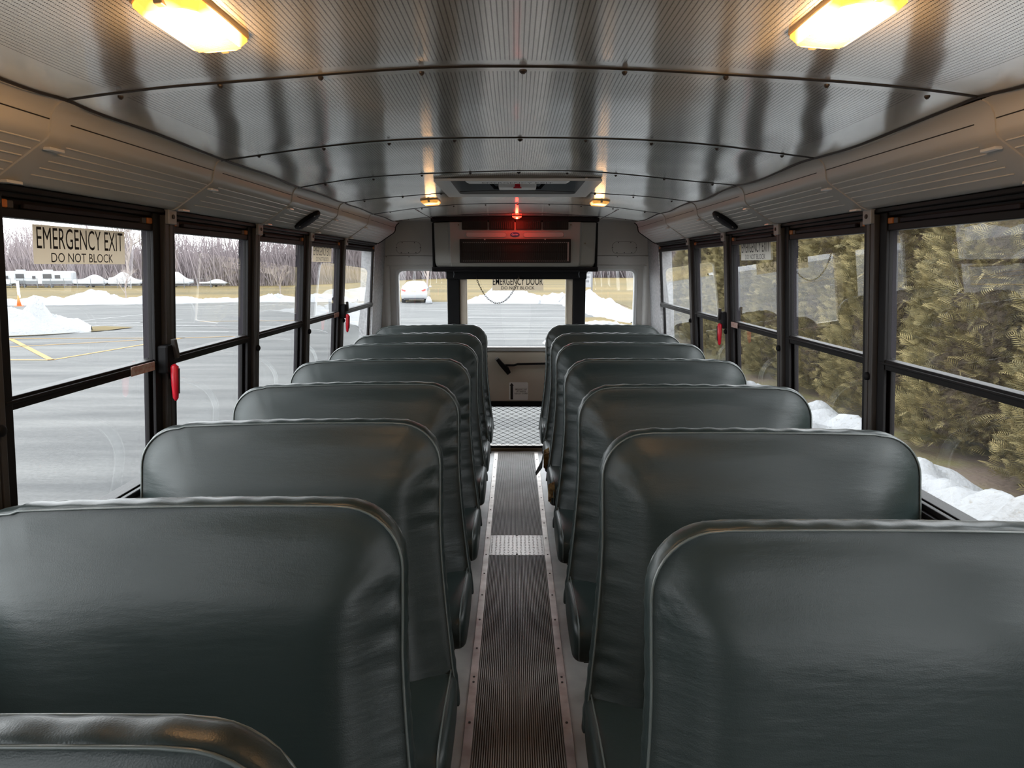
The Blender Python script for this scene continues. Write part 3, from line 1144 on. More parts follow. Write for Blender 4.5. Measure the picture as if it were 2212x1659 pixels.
# handle: bar and lever
mb = MB()
mb.tube([(-0.095, REAR - 0.035, 0.772), (-0.02, REAR - 0.035, 0.772), (0.01, REAR - 0.035, 0.782), (0.43, REAR - 0.035, 0.790)], 0.0095, 8)
mb.box(0.40, 0.46, REAR - 0.04, REAR - 0.006, 0.77, 0.81)
mb.build('latch_bar', M['rubber'], door)
mb = MB()
def lev(u, v, y):
    a = math.radians(-52)
    c0 = (-0.115, 0.765)
    return (c0[0] + u * math.cos(a) - v * math.sin(a), y, c0[1] + u * math.sin(a) + v * math.cos(a))
pts = [(-0.085, -0.014), (-0.085, 0.014), (-0.02, 0.017), (0.04, 0.030), (0.085, 0.020), (0.085, -0.014), (-0.02, -0.018)]
n = len(pts)
mb.add([lev(u, v, REAR - 0.055) for u, v in pts] + [lev(u, v, REAR - 0.01) for u, v in pts],
       [tuple(range(n)), tuple(range(2 * n - 1, n - 1, -1))] + [(i, (i + 1) % n, n + (i + 1) % n, n + i) for i in range(n)])
lv = mb.build('door_handle', M['rubber'], door, bevel=0.004)
mb = MB()
mb.add([lev(u, v, y) for y in (REAR - 0.060, REAR - 0.02) for u, v in ((-0.092, -0.016), (-0.092, 0.016), (-0.078, 0.016), (-0.078, -0.016))],
       [(0, 1, 2, 3), (7, 6, 5, 4), (0, 1, 5, 4), (1, 2, 6, 5), (2, 3, 7, 6), (3, 0, 4, 7)])
mb.build('handle_tip', M['bracket'], lv)

# door instruction sticker with arrow
st = empty('instruction_sticker', (0.02, REAR - 0.012, 0.54))
tag(st, 'white sticker with a black up arrow on the emergency door below its handle', 'sticker')
mb = MB()
mb.prism(rrect(-0.083, 0.083, -0.078, 0.080, 0.012), 1, 0, 0.002)
mb.build('backing', M['white'], st)
mb = MB()
mb.prism([(-0.070, -0.072), (-0.048, -0.072), (-0.048, 0.050), (-0.040, 0.050), (-0.059, 0.074), (-0.078, 0.050), (-0.070, 0.050)], 1, -0.001, 0.0)
mb.build('arrow', M['ink'], st)
for t, z, wd in (('EMERGENCY EXIT', 0.018, 0.105), ('LIFT HANDLE', 0.000, 0.080), ('PUSH OUT TO OPEN', -0.019, 0.112)):
    text_mesh(t, 'lettering', M['ink'], st, wd, 0.0135, lambda u, v, w, z=z: (0.022 + u, -0.001, z + v), bold=0.01)

# door window sign
st = empty('emergency_door_sign', (0.013, REAR + 0.022, 1.47))
tag(st, 'tan EMERGENCY DOOR sign on the upper pane of the rear door', 'sign')
mb = MB()
mb.add([(-0.218, 0, -0.062), (0.218, 0, -0.062), (0.218, 0, 0.062), (-0.218, 0, 0.062)], [(0, 1, 2, 3)])
mb.build('backing', M['tan'], st)
text_mesh('EMERGENCY DOOR', 'lettering', M['ink'], st, 0.425, 0.062, lambda u, v, w: (u, -0.001, 0.015 + v), bold=0.01)
text_mesh('DO NOT BLOCK', 'lettering', M['ink'], st, 0.285, 0.028, lambda u, v, w: (u, -0.001, -0.040 + v), bold=0.01)

# black roller housing between the door and the air conditioner
mb = MB()
mb.box(-0.582, 0.582, 5.72, REAR - 0.031, 1.505, 1.585)
ho = struct(mb.build('trim_door_header', M['rubber'], bevel=0.008))
for s in (-1, 1):
    mb = MB()
    mb.tube([(s * 0.520, 5.715, 1.575), (s * 0.515, 5.711, 1.55), (s * 0.520, 5.715, 1.522)], 0.003, 6)
    mb.build('bracket_edge', M['hatchgrey'], ho)

# chain looped in front of the door window
chain = empty('hanging_chain', (-0.145, 5.70, 1.515))
tag(chain, 'thin metal chain hanging in a loop before the rear door window', 'chain')
xa, xb = -0.185, 0.165
def cat(t):
    x = xa + (xb - xa) * t
    sag = 0.205
    c = (math.cosh(3.0 * (t - 0.5)) - math.cosh(1.5)) / (1 - math.cosh(1.5))
    return Vector((x, 0, -sag * c + 0.0))
N = 34
pts = [cat(i / 400) for i in range(401)]
acc = [0]
for i in range(400):
    acc.append(acc[-1] + (pts[i + 1] - pts[i]).length)
for k in range(N):
    t = acc[-1] * (k + 0.5) / N
    i = next(j for j in range(401) if acc[j] >= t)
    p = pts[i]
    d = (pts[min(i + 1, 400)] - pts[max(i - 1, 0)]).normalized()
    nrm = Vector((0, 1, 0)) if k % 2 else d.cross(Vector((0, 1, 0))).normalized()
    sd = d.cross(nrm).normalized()
    L = acc[-1] / N * 0.72
    loop = []
    for q in range(14):
        a = 2 * PI * q / 14
        loop.append(p + d * math.cos(a) * L + sd * math.sin(a) * 0.0055)
    mb = MB()
    mb.tube(loop, 0.0019, 5, closed=True)
    mb.build('link', M['chain'], chain, smooth=True)
for xx in (xa, xb):
    mb = MB()
    mb.tube([(xx, 0, 0), (xx, 0.018, 0.02), (xx, 0.03, 0.02)], 0.003, 6)
    mb.build('hook', M['screw'], chain)

# ------------------------------------------------------------------ air conditioner
AY = 5.45
ac = empty('air_conditioner', (-0.012, AY, 1.62))
tag(ac, 'large grey ceiling air conditioner with black grille mounted above the rear door', 'air conditioner')
def top(x):
    return ceil_z(x, 5.45) - 1.62 - 0.012
mb = MB()
# side chamfer wings then the main front
sec = [(-0.640, 0.11), (-0.628, 0.055), (-0.52, 0.035), (-0.505, 0.0), (0.505, 0.0), (0.52, 0.035), (0.628, 0.055), (0.640, 0.11), (0.640, 0.36), (-0.640, 0.36)]
rows = [(-0.012, 0.99, 0.02), (0.004, 1.0, 0.006), (0.02, 1.0, 0.0), (0.5, 1.0, 0.0), (1.0, 1.0, 0.0)]
vs = []
zrows = [-0.012, 0.000, 0.020, 0.10, 0.20]
for ri, z in enumerate(zrows + ['top']):
    for (x, y) in sec:
        if z == 'top':
            zz = min(top(x), 0.345) - 0.012
        else:
            zz = z
        sc = 0.975 if ri == 0 else (0.99 if ri == 1 else 1.0 + 0.012 * (ri - 2) / 3)
        vs.append((x * sc, y + (0.02 if ri == 0 else 0.006 if ri == 1 else 0), zz))
n = len(sec)
fs = [tuple(range(n)), tuple(range(len(vs) - 1, len(vs) - n - 1, -1))]
for r in range(len(zrows)):
    for i in range(n):
        j = (i + 1) % n
        fs.append((r * n + i, r * n + j, (r + 1) * n + j, (r + 1) * n + i))
mb.add(vs, fs)
mb.build('housing', M['acbody'], ac, bevel=0.005)
# top gasket following the ceiling
mb = MB()
nseg = 24
pp = [(-0.655 + 1.31 * i / nseg) for i in range(nseg + 1)]
lo = [(x, -0.012, top(x) - 0.022) for x in pp]
hi = [(x, -0.012, top(x) + 0.006) for x in pp]
lo2 = [(x, 0.36, top(x) - 0.022) for x in pp]
hi2 = [(x, 0.36, top(x) + 0.006) for x in pp]
k = nseg + 1
mb.add(lo + hi + lo2 + hi2, [(i, i + 1, k + i + 1, k + i) for i in range(nseg)] + [(i, i + 1, 2 * k + i + 1, 2 * k + i) for i in range(nseg)] + [(0, k, 3 * k, 2 * k), (k - 1, 2 * k - 1, 4 * k - 1, 3 * k - 1)])
mb.build('top_gasket', M['rubber'], ac)
for s in (-1, 1):
    mb = MB()
    mb.box(min(s * 0.644, s * 0.658), max(s * 0.644, s * 0.658), 0.09, 0.36, -0.02, 0.33)
    mb.build('side_gasket', M['rubber'], ac)
mb = MB()
mb.box(-0.655, 0.655, 0.03, 0.36, -0.046, -0.014)
mb.tube([(-0.655, 0.03, -0.038), (0.655, 0.03, -0.038)], 0.012, 10)
mb.build('base_rail', M['rubber'], ac, smooth=True, angle=50)
# vents
for i in range(4):
    x0 = -0.413 + i * 0.2095
    x1 = x0 + 0.200
    z0, z1 = 0.272, 0.345
    mb = MB()
    mb.ring(rrect(x0, x1, z0, z1, 0.006), rrect(x0 + 0.008, x1 - 0.008, z0 + 0.010, z1 - 0.010, 0.002), 1, -0.010, 0.004)
    v = mb.build('vent', M['acdark'], ac)
    mb = MB()
    mb.box(x0 + 0.008, x1 - 0.008, -0.0005, 0.003, z0 + 0.01, z1 - 0.01)
    mb.build('vent_back', M['ink'], v)
    for q in range(12):
        xx = x0 + 0.016 + q * 0.0153
        mb = MB()
        mb.box(xx, xx + 0.002, -0.008, 0.000, z0 + 0.010, z1 - 0.010)
        mb.build('louver', M['acdark'] if 2 < q < 9 else M['acfin'], v)
# hand recesses
for (x0, x1) in ((-0.385, -0.062), (0.062, 0.385)):
    mb = MB()
    mb.ring(rrect(x0, x1, 0.214, 0.258, 0.021, 8), rrect(x0 + 0.007, x1 - 0.007, 0.221, 0.251, 0.015, 8), 1, -0.006, 0.002)
    rc = mb.build('recess_rim', M['acbody'], ac, bevel=0.002)
    mb = MB()
    mb.prism(rrect(x0 + 0.007, x1 - 0.007, 0.221, 0.251, 0.015, 8), 1, -0.0022, 0.001)
    mb.build('recess', M['recess'], rc)
# badge
mb = MB()
mb.prism([(0.036 * math.cos(2 * PI * i / 28), 0.237 + 0.0175 * math.sin(2 * PI * i / 28)) for i in range(28)], 1, -0.007, 0.0)
bd = mb.build('badge', M['badge'], ac)
text_mesh('Carrier', 'badge_lettering', M['white'], bd, 0.050, 0.014, lambda u, v, w: (u, -0.0078, 0.237 + v))
# grille
mb = MB()
mb.ring(rrect(-0.432, 0.436, 0.018, 0.202, 0.006), rrect(-0.418, 0.422, 0.030, 0.180, 0.002), 1, -0.020, 0.004)
gr = mb.build('grille_frame', M['acdark'], ac)
mb = MB()
mb.box(-0.418, 0.422, -0.002, 0.002, 0.030, 0.180)
mb.build('grille_back', M['ink'], gr)
for q in range(56):
    xx = -0.411 + q * 0.0149
    mb = MB()
    mb.box(xx, xx + 0.0028, -0.014, -0.002, 0.030, 0.180)
    mb.build('fin', M['acfin'], gr)
mb = MB()
mb.box(-0.418, 0.422, -0.015, -0.012, 0.100, 0.104)
mb.build('grille_bar', M['acdark'], gr)
mb = MB()
for q in range(56):
    xx = -0.4065 + q * 0.0149
    mb.box(xx, xx + 0.007, -0.016, -0.006, 0.172, 0.178)
    mb.box(xx, xx + 0.006, -0.016, -0.006, 0.031, 0.035)
mb.build('filter_edge', M['acbody'], gr)
mb = MB()
mb.box(0.410, 0.421, -0.017, -0.004, 0.032, 0.178)
mb.build('filter_edge', M['acbody'], gr)
for (x, z) in ((-0.235, 0.198), (0.235, 0.200), (-0.44, 0.31), (0.435, 0.31), (-0.51, 0.16), (0.552, 0.17)):
    mb = MB()
    mb.cyl((x, -0.024 if z < 0.25 and abs(x) < .3 else (0.045 if abs(x) > 0.5 else 0.0), z), (x, 0.0 if abs(x) < .5 else 0.035, z), 0.006, 10, 0.006)
    mb.cyl((x, -0.022 if abs(x) < .3 else (-0.004 if abs(x) < .5 else 0.036), z), (x, 0.05, z), 0.006, 10)
    mb.build('screw', M['bracket'] if abs(x) < .3 else M['chain'], ac)

# red warning lamp
rl = empty('red_warning_lamp', (0.003, 5.33, ceil_z(0, 5.3) - 0.012))
tag(rl, 'small glowing red warning lamp on the ceiling before the air conditioner', 'lamp')
mb = MB()
mb.tube([(0, 0, 0.013), (0, 0, 0.002), (0, 0, 0.0)], [0.030, 0.032, 0.030], 20)
mb.build('base', M['screw'], rl, smooth=True, angle=40)
mb = MB()
mb.tube([(0, 0, 0.001), (0, 0, -0.006), (0, 0, -0.016), (0, 0, -0.019)], [0.036, 0.034, 0.016, 0.004], 20)
mb.build('lens', M['redlens'], rl, smooth=True)
mb = MB()
mb.tube([(0, -0.006, -0.008), (0, -0.022, -0.012), (0, -0.027, -0.014)], [0.010, 0.008, 0.003], 12)
mb.build('bulb', M['redbulb'], rl, smooth=True)
ld = bpy.data.lights.new('red_glow', 'POINT')
ld.color = (1.0, 0.03, 0.015)
ld.energy = 0.9
ld.shadow_soft_size = 0.012
lo_ = bpy.data.objects.new('red_glow', ld)
COL.objects.link(lo_)
lo_.parent = rl
lo_.location = (0, -0.045, -0.040)

# ------------------------------------------------------------------ dome lamps
def dome_lamp(x, y, label, near):
    z = ceil_z(x, y)
    o = empty('dome_lamp', (x, y, z - 0.002))
    tag(o, label, 'ceiling lamp', 'amber dome lamps')
    o.rotation_euler = (0, 0.149 * (x / 0.905), 0)
    mb = MB()
    def oct_(w, h, c):
        return [(-w + c, -h), (w - c, -h), (w, -h + c * 1.2), (w, h - c * 1.2), (w - c, h), (-w + c, h), (-w, h - c * 1.2), (-w, -h + c * 1.2)]
    a, b = oct_(0.049, 0.107, 0.017), oct_(0.046, 0.104, 0.017)
    mb.prism(a, 2, -0.006, 0.004)
    mb.build('base', M['lampbase'], o, bevel=0.002)
    mb = MB()
    c = oct_(0.038, 0.092, 0.014)
    vs = [(p[0], p[1], -0.0062) for p in b] + [(p[0], p[1], -0.011) for p in b] + [(p[0], p[1], -0.020) for p in c]
    fs = [tuple(range(7, -1, -1)), tuple(range(16, 24))]
    for r in range(2):
        for i in range(8):
            j = (i + 1) % 8
            fs.append((r * 8 + i, r * 8 + j, (r + 1) * 8 + j, (r + 1) * 8 + i))
    mb.add(vs, fs)
    mb.build('lens', M['lens'] if near else M['lens_far'], o)
    for i in range(11):
        mb = MB()
        yy = 0.032 + i * 0.005
        mb.box(-0.034, 0.034, yy, yy + 0.0012, -0.0212, -0.0198)
        mb.build('lens_rib', M['lampbase'], o)
    mb = MB()
    for sy in (-1, 1):
        mb.box(-0.006, 0.006, sy * 0.094, sy * 0.110, -0.018, -0.004)
    mb.build('catch', M['lampbase'], o, bevel=0.002)
    ld = bpy.data.lights.new('dome_glow', 'POINT')
    ld.color = (1.0, 0.55, 0.22)
    ld.energy = 2.6 if near else 0.35
    ld.shadow_soft_size = 0.03
    l = bpy.data.objects.new('dome_glow', ld)
    COL.objects.link(l)
    l.parent = o
    l.location = (0, 0, -0.075)
dome_lamp(-0.486, 1.08, 'bright amber dome lamp on the ceiling at the top left of the photo', True)
dome_lamp(0.466, 1.07, 'bright amber dome lamp on the ceiling at the top right of the photo', True)
dome_lamp(-0.486, 3.96, 'small lit dome lamp on the ceiling at the left of the roof hatch', False)
dome_lamp(0.470, 4.02, 'small lit dome lamp on the ceiling at the right of the roof hatch', False)

# ------------------------------------------------------------------ roof hatch
h = empty('roof_hatch', (0, 3.41, 1.998))
tag(h, 'grey framed emergency roof hatch with a central handle in the ceiling', 'roof hatch')
mb = MB()
def hz(x):
    return ceil_z(x) - 1.998
outer = rrect(-0.365, 0.365, -0.36, 0.36, 0.012)
inner = rrect(-0.298, 0.298, -0.335, 0.30, 0.05)
n = len(outer)
vs = []
for lp, dz in ((outer, 0.0), (outer, -0.010), (inner, -0.005), (inner, 0.11)):
    vs += [(x, y, hz(x) * (1 if dz < 0.05 else 0) + dz) for x, y in lp]
fs = []
for r in range(3):
    for i in range(n):
        j = (i + 1) % n
        fs.append((r * n + i, r * n + j, (r + 1) * n + j, (r + 1) * n + i))
mb.add(vs[:3 * n], fs[:2 * n])
mb.build('frame', M['hatchframe'], h, smooth=True, angle=30)
mb = MB()
mb.add(vs[2 * n:], [(i, (i + 1) % n, n + (i + 1) % n, n + i) for i in range(n)])
mb.build('well', M['hatchgrey'], h, smooth=True, angle=30)
mb = MB()
mb.box(-0.32, 0.32, -0.32, 0.32, 0.105, 0.125)
mb.build('lid', M['hatchgrey'], h)
mb = MB()
mb.prism([(-0.255, 0.10), (-0.255, 0.024), (-0.235, 0.014), (0.235, 0.014), (0.255, 0.024), (0.255, 0.10)], 1, -0.06, 0.05)
mb.build('lid_panel', M['white'], h, bevel=0.004)
text_mesh('EMERGENCY EXIT', 'lettering', M['ink'], h, 0.34, 0.040, lambda u, v, w: (u, 0.0 - v, 0.0135))
mb = MB()
mb.box(-0.095, 0.095, 0.14, 0.27, 0.006, 0.036)
hb = mb.build('handle_box', M['white'], h, bevel=0.005)
mb = MB()
mb.tube([(0, 0.128, 0.008), (0, 0.130, 0.034)], [0.015, 0.012], 12)
mb.box(-0.020, 0.020, 0.122, 0.136, 0.002, 0.008)
mb.build('knob', M['red'], hb)
for s in (-1, 1):
    mb = MB()
    mb.tube([(s * 0.095, 0.20, 0.012), (s * 0.115, 0.20, 0.012), (s * 0.150, 0.21, 0.052)], 0.009, 6)
    mb.build('arm', M['rubber'], hb)

# ------------------------------------------------------------------ speakers on the coves
def speaker(s, y, label):
    cx, cz = cove_at(0.42)
    o = empty('speaker', (s * cx, y, cz))
    tag(o, label, 'speaker', 'cove speakers')
    ex = Vector((s * 0.8308, 0, -0.5566))      # down the slope
    ey = Vector((0, 1, 0))
    nn = Vector((-s * 0.5566, 0, -0.8308))     # into the cabin
    def ell(a, b, hgt, k=36):
        return [tuple(ex * (a * math.cos(2 * PI * i / k)) + ey * (b * math.sin(2 * PI * i / k)) + nn * hgt) for i in range(k)]
    k = 36
    mb = MB()
    A = ell(0.070, 0.060, 0.001) + ell(0.070, 0.060, 0.010) + ell(0.062, 0.052, 0.018)
    mb.add(A, [(r * k + i, r * k + (i + 1) % k, (r + 1) * k + (i + 1) % k, (r + 1) * k + i) for r in range(2) for i in range(k)])
    mb.build('rim', M['rubber'], o, smooth=True, angle=40)
    mb = MB()
    A = ell(0.062, 0.052, 0.0175) + ell(0.042, 0.036, 0.022) + ell(0.015, 0.025, 0.024)
    mb.add(A, [(r * k + i, r * k + (i + 1) % k, (r + 1) * k + (i + 1) % k, (r + 1) * k + i) for r in range(2) for i in range(k)] + [tuple(range(2 * k, 3 * k))])
    mb.build('grille', M['jamb'], o, smooth=True)
    for a in (0.6, 2.2, 3.9, 5.4):
        p = ex * (0.062 * math.cos(a)) + ey * (0.054 * math.sin(a)) + nn * 0.018
        mb = MB()
        mb.cyl(tuple(p), tuple(p + nn * 0.003), 0.004, 8)
        mb.build('screw', M['bracket'], o)
speaker(-1, 3.30, 'black oval speaker on the grey panel above the left windows')
speaker(1, 3.35, 'black oval speaker on the grey panel above the right windows')

# ------------------------------------------------------------------ bench seats
def seat(side_s, Y, top_z, seed, label, xin=0.0, tear=None, near=False, dz_out=-0.012):
    """bench facing the camera: backrest, piping, cushion, frame, legs.  local x: 0 at aisle centre, out to the wall"""
    rnd = random.Random(seed)
    s = side_s
    o = empty('bench_seat', (s * 0.66, Y, 0))
    tag(o, label, 'bench seat', 'green vinyl bench seats')
    XI, XO, ZB = 0.238 + xin, 1.142, 0.36
    cx0 = 0.66
    # outline in (x outwards, z)
    ro, ri = 0.115, 0.125
    loop = []
    def addarc(cx, cz, r, a0, a1, n, rx=None):
        for k in range(n + 1):
            a = math.radians(a0 + (a1 - a0) * k / n)
            loop.append((cx + (rx or r) * math.cos(a), cz + r * math.sin(a)))
    zt = top_z
    # start bottom aisle, go up the aisle edge, over the top, down the wall edge, back along the bottom
    def xin_at(z):
        t = max(0.0, min(1.0, (0.86 - z) / 0.50))
        return XI - 0.060 * t ** 1.5
    NZ = 34
    for k in range(NZ):
        z = ZB + (zt - ri - ZB) * k / NZ
        loop.append((xin_at(z), z))
    addarc(XI + ri, zt - ri, ri, 180, 90, 10)
    NX = 40
    for k in range(1, NX):
        x = XI + ri + (XO - ro - XI - ri) * k / NX
        u = (x - XI) / (XO - XI)
        loop.append((x, zt + 0.004 * math.sin(u * PI) + dz_out * u ** 2))
    addarc(XO - ro, zt - ro + dz_out, ro, 90, 0, 10)
    for k in range(1, NZ):
        z = zt - ro + dz_out + (ZB - zt + ro - dz_out) * k / NZ
        loop.append((XO, z))
    for k in range(NX + 6):
        x = XO + (xin_at(ZB) - XO) * k / (NX + 6)
        loop.append((x, ZB))
    NL = len(loop)
    T = 0.024                                  # half thickness
    xc0, xc1, zc0, zc1 = 0.50, 0.90, 0.62, zt - 0.30
    def lean(z):
        t = (zt - z)
        y = -0.10 * t - 0.22 * t * t            # front face comes towards the camera going down
        return y
    ph = [rnd.uniform(0, 9) for _ in range(4)]
    amp = rnd.uniform(0.7, 1.3)
    def wrinkle(x, z, w):
        """horizontal puckers by the aisle seam; w distance from the edge"""
        k = math.exp(-(w / 0.055) ** 2) * min(1, w / 0.010)
        f = math.sin(z * 118 + ph[0] + 2.2 * math.sin(z * 17 + ph[1])) * (0.55 + 0.45 * math.sin(z * 9 + ph[2]))
        return 0.0062 * amp * k * f
    vs = []
    ringdef = [0.0, 0.015, 0.04, 0.075, 0.12, 0.18, 0.25, 0.34, 0.45, 0.6, 0.78]
    fs = []
    rings = []
    def ring_pts(s_, yoff):
        out = []
        for (x, z) in loop:
            tx = min(max(x, xc0), xc1)
            tz = min(max(z, zc0), zc1)
            px = x + (tx - x) * s_
            pz = z + (tz - z) * s_
            w = math.hypot(px - x, pz - z)
            # only true edges count as padding roll, not the bottom
            puff = 0.030 * (1 - math.exp(-(w / 0.05) ** 2)) if True else 0
            top_d = zt - pz
            knee = 0.034 * (1 / (1 + math.exp(-(top_d - 0.135) / 0.016)))
            side_d = px - xin_at(pz)
            kneex = 1 / (1 + math.exp(-(side_d - 0.085) / 0.012))
            kneeo = 1 / (1 + math.exp(-((XO - px) - 0.10) / 0.022))
            y = -T - puff - knee * kneex * kneeo + lean(pz) + yoff
            if x < 0.42:
                y -= wrinkle(px, pz, side_d) if side_d < 0.16 and s_ > 0 else 0
            if top_d < 0.14 and px < 0.5:
                y -= 0.0022 * amp * math.sin(px * 55 + pz * 90 + ph[3]) * math.exp(-((side_d - .05) / 0.06) ** 2)
            y += 0.0022 * noise.noise(Vector((px * 3.1, pz * 4.0, seed * 1.7)))
            out.append((px, y, pz))
        return out
    for s_ in reversed(ringdef):
        rings.append(ring_pts(s_, 0))
    # side band: front seam bulging to back seam
    NB = 6
    for k in range(1, NB):
        a = PI * k / NB
        out = []
        for i, (x, z) in enumerate(loop):
            p, q = loop[i - 1], loop[(i + 1) % NL]
            tx, tz = q[0] - p[0], q[1] - p[1]
            L = math.hypot(tx, tz) or 1
            nxx, nzz = -tz / L, tx / L
            b = 0.007 * math.sin(a) + (0.0016 * amp * math.sin(z * 120 + x * 80 + ph[1]) if 0 < i < 100 else 0)
            out.append((x + nxx * b, -T * math.cos(a) + lean(z), z + nzz * b))
        rings.append(out)
    rings.append([(x, T + lean(z), z) for x, z in loop])
    back = []
    for s_ in (0.06, 0.2, 0.5, 0.8):
        out = []
        for (x, z) in loop:
            tx = min(max(x, xc0), xc1)
            tz = min(max(z, zc0), zc1)
            px, pz = x + (tx - x) * s_, z + (tz - z) * s_
            out.append((px, T + 0.012 + lean(pz), pz))
        rings.append(out)
    vs = []
    for r in rings:
        vs += [(s * (x - cx0), y, z) for x, y, z in r]
    # close the centre with a grid: fill front with a collapsed line
    for r in range(len(rings) - 1):
        for i in range(NL):
            j = (i + 1) % NL
            fs.append((r * NL + i, r * NL + j, (r + 1) * NL + j, (r + 1) * NL + i))
    fs.append(tuple(range(NL)))
    fs.append(tuple((len(rings) - 1) * NL + i for i in range(NL)))
    mb = MB()
    mb.add(vs, fs)
    bk = mb.build('backrest', M['vinyl'], o, smooth=True)
    # piping seams front and back (skip the bottom run)
    last = 2 * NZ + NX + 20
    for (yy, rr) in ((-T - 0.002, 0.0028), (T, 0.0028)):
        mb = MB()
        mb.tube([(s * (x - cx0), yy + lean(z), z) for x, z in loop[2:last]], rr, 6)
        mb.build('piping', M['piping'], bk, smooth=True)
    # cushion
    zc, yb = 0.448, lean(0.45) - T - 0.005
    yf = yb - 0.385
    xa, xb = 0.178 + xin * 0.5, 1.135
    prof = []                                   # side profile (y, z), closed
    pr = [(yb + 0.04, zc - 0.12), (yb + 0.04, zc), (yb - 0.06, zc + 0.002), (yb - 0.2, zc + 0.012), (yb - 0.30, zc + 0.010), (yb - 0.355, zc - 0.006),
          (yf + 0.008, zc - 0.035), (yf, zc - 0.07), (yf + 0.006, zc - 0.11), (yf + 0.03, zc - 0.14), (yb - 0.1, zc - 0.14)]
    xsn = [(0.0, 0.78), (0.004, 0.88), (0.014, 0.96), (0.03, 1.0), (0.07, 1.012), (0.2, 1.02), (0.5, 1.02), (0.8, 1.02), (0.93, 1.01), (0.985, 0.97), (1.0, 0.85)]
    cyc, czc = (yb + yf) / 2, zc - 0.065
    vs = []
    for (u, sc) in xsn:
        x = xa + (xb - xa) * u
        for (y, z) in pr:
            vs.append((s * (x - cx0), cyc + (y - cyc) * min(1, sc + 0.0), czc + (z - czc) * sc))
    n = len(pr)
    fs = [tuple(range(n)), tuple(range((len(xsn) - 1) * n, len(xsn) * n))]
    for r in range(len(xsn) - 1):
        for i in range(n):
            j = (i + 1) % n
            fs.append((r * n + i, r * n + j, (r + 1) * n + j, (r + 1) * n + i))
    mb = MB()
    mb.add(vs, fs)
    cu = mb.build('cushion', M['vinyl'], o, smooth=True)
    sub = cu.modifiers.new('sub', 'SUBSURF')
    sub.levels = sub.render_levels = 2
    # seam along the aisle edge of the cushion
    mb = MB()
    xs_ = xa + (xb - xa) * 0.022
    mb.tube([(s * (xs_ - cx0), cyc + (y - cyc) * 0.985, czc + (z - czc) * 1.0 + (0.0 if z < zc - 0.03 else 0.0015)) for (y, z) in pr[1:9]], 0.0026, 6)
    mb.build('cushion_piping', M['piping'], cu, smooth=True)
    # frame and legs
    mb = MB()
    mb.box(min(s * (0.22 - cx0), s * (1.12 - cx0)), max(s * (0.22 - cx0), s * (1.12 - cx0)), yf + 0.05, yb, 0.305, 0.332)
    mb.build('seat_frame', M['rubber'], o)
    for yy in (yf + 0.07, yb - 0.02):
        mb = MB()
        mb.tube([(s * (0.30 - cx0), yy, 0.001), (s * (0.30 - cx0), yy, 0.315)], 0.014, 8)
        mb.build('leg', M['rubber'], o)
    if tear:
        # foam shows through a split on the aisle side of the cushion front corner
        (ty, tz, tw, th, flap) = tear
        mb = MB()
        k = 18
        rr = [1 + 0.25 * math.sin(i * 2.3 + seed) for i in range(k)]
        xx = xa - 0.004
        vs = [(s * (xx + 0.004 * (1 if q else 0) - cx0), yf + ty + tw * math.cos(2 * PI * i / k) * rr[i] * (0.75 if q else 1.0) , tz + th * math.sin(2 * PI * i / k) * rr[i] * (0.75 if q else 1.0)) for q in (1, 0) for i in range(k)]
        vs = [(s * (xx - 0.004 - cx0), p[1], p[2]) if idx < k else (s * (xx + 0.030 - cx0), p[1], p[2]) for idx, p in enumerate(vs)]
        mb.add(vs, [tuple(range(k))] + [(i, (i + 1) % k, k + (i + 1) % k, k + i) for i in range(k)])
        ft = mb.build('torn_foam', M['foam'], cu, smooth=False)
        tag(ft, 'yellow brown foam showing through a split')
        if flap:
            mb = MB()
            x0 = xa - 0.012
            mb.add([(s * (x0 - cx0), yf + ty - tw, tz + th), (s * (x0 - 0.012 - cx0), yf + ty - tw - .03, tz + th * .2), (s * (x0 - 0.050 - cx0), yf + ty - tw - 0.03, tz - th * 1.0), (s * (x0 - 0.045 - cx0), yf + ty - tw + .01, tz - th * 1.5), (s * (x0 - 0.006 - cx0), yf + ty - tw + 0.05, tz - th * 0.9), (s * (x0 - cx0), yf + ty - tw + 0.03, tz + th)],
                   [(0, 1, 4, 5), (1, 2, 3, 4)])
            fl = mb.build('torn_flap', M['rag'], cu, smooth=True)
            so = fl.modifiers.new('sol', 'SOLIDIFY')
            so.thickness = 0.003
            tag(fl, 'loose blue grey flap of torn vinyl')
    return o

ORD = ['nearest', 'second', 'third', 'fourth', 'fifth', 'sixth', 'seventh', 'eighth']
left_rows = [(0.655, 1.127), (1.33, 1.143), (2.03, 1.150), (2.715, 1.148), (3.42, 1.148), (4.13, 1.148), (4.73, 1.15), (5.45, 1.148)]
LL = ['green vinyl bench seat at the bottom left corner, only its top edge in view',
      'green vinyl bench seat filling the lower left, second from the camera on the left',
      'third green vinyl bench seat from the camera on the left side',
      'fourth green vinyl bench seat from the camera on the left side',
      'fifth green vinyl bench seat from the camera on the left side',
      'sixth green vinyl bench seat from the camera, left of the aisle',
      'second to last green vinyl bench seat left of the aisle',
      'rearmost green vinyl bench seat left of the aisle below the rear window']
for i, (y, z) in enumerate(left_rows):
    seat(-1, y, z, 11 + i, LL[i], xin=0.0, near=i < 3, dz_out=-0.016)
right_rows = [(1.21, 1.140), (1.915, 1.148), (2.64, 1.150), (3.40, 1.150), (4.13, 1.150), (4.73, 1.148), (5.43, 1.149)]
RL = ['green vinyl bench seat filling the lower right corner beside the aisle',
      'second green vinyl bench seat from the camera on the right side',
      'third green vinyl bench seat from the camera on the right side',
      'fourth green vinyl bench seat from the camera on the right side',
      'green vinyl bench seat right of the aisle with a split cushion showing foam',
      'green vinyl bench seat right of the aisle with foam and a torn hanging flap',
      'rearmost green vinyl bench seat right of the aisle below the rear window']
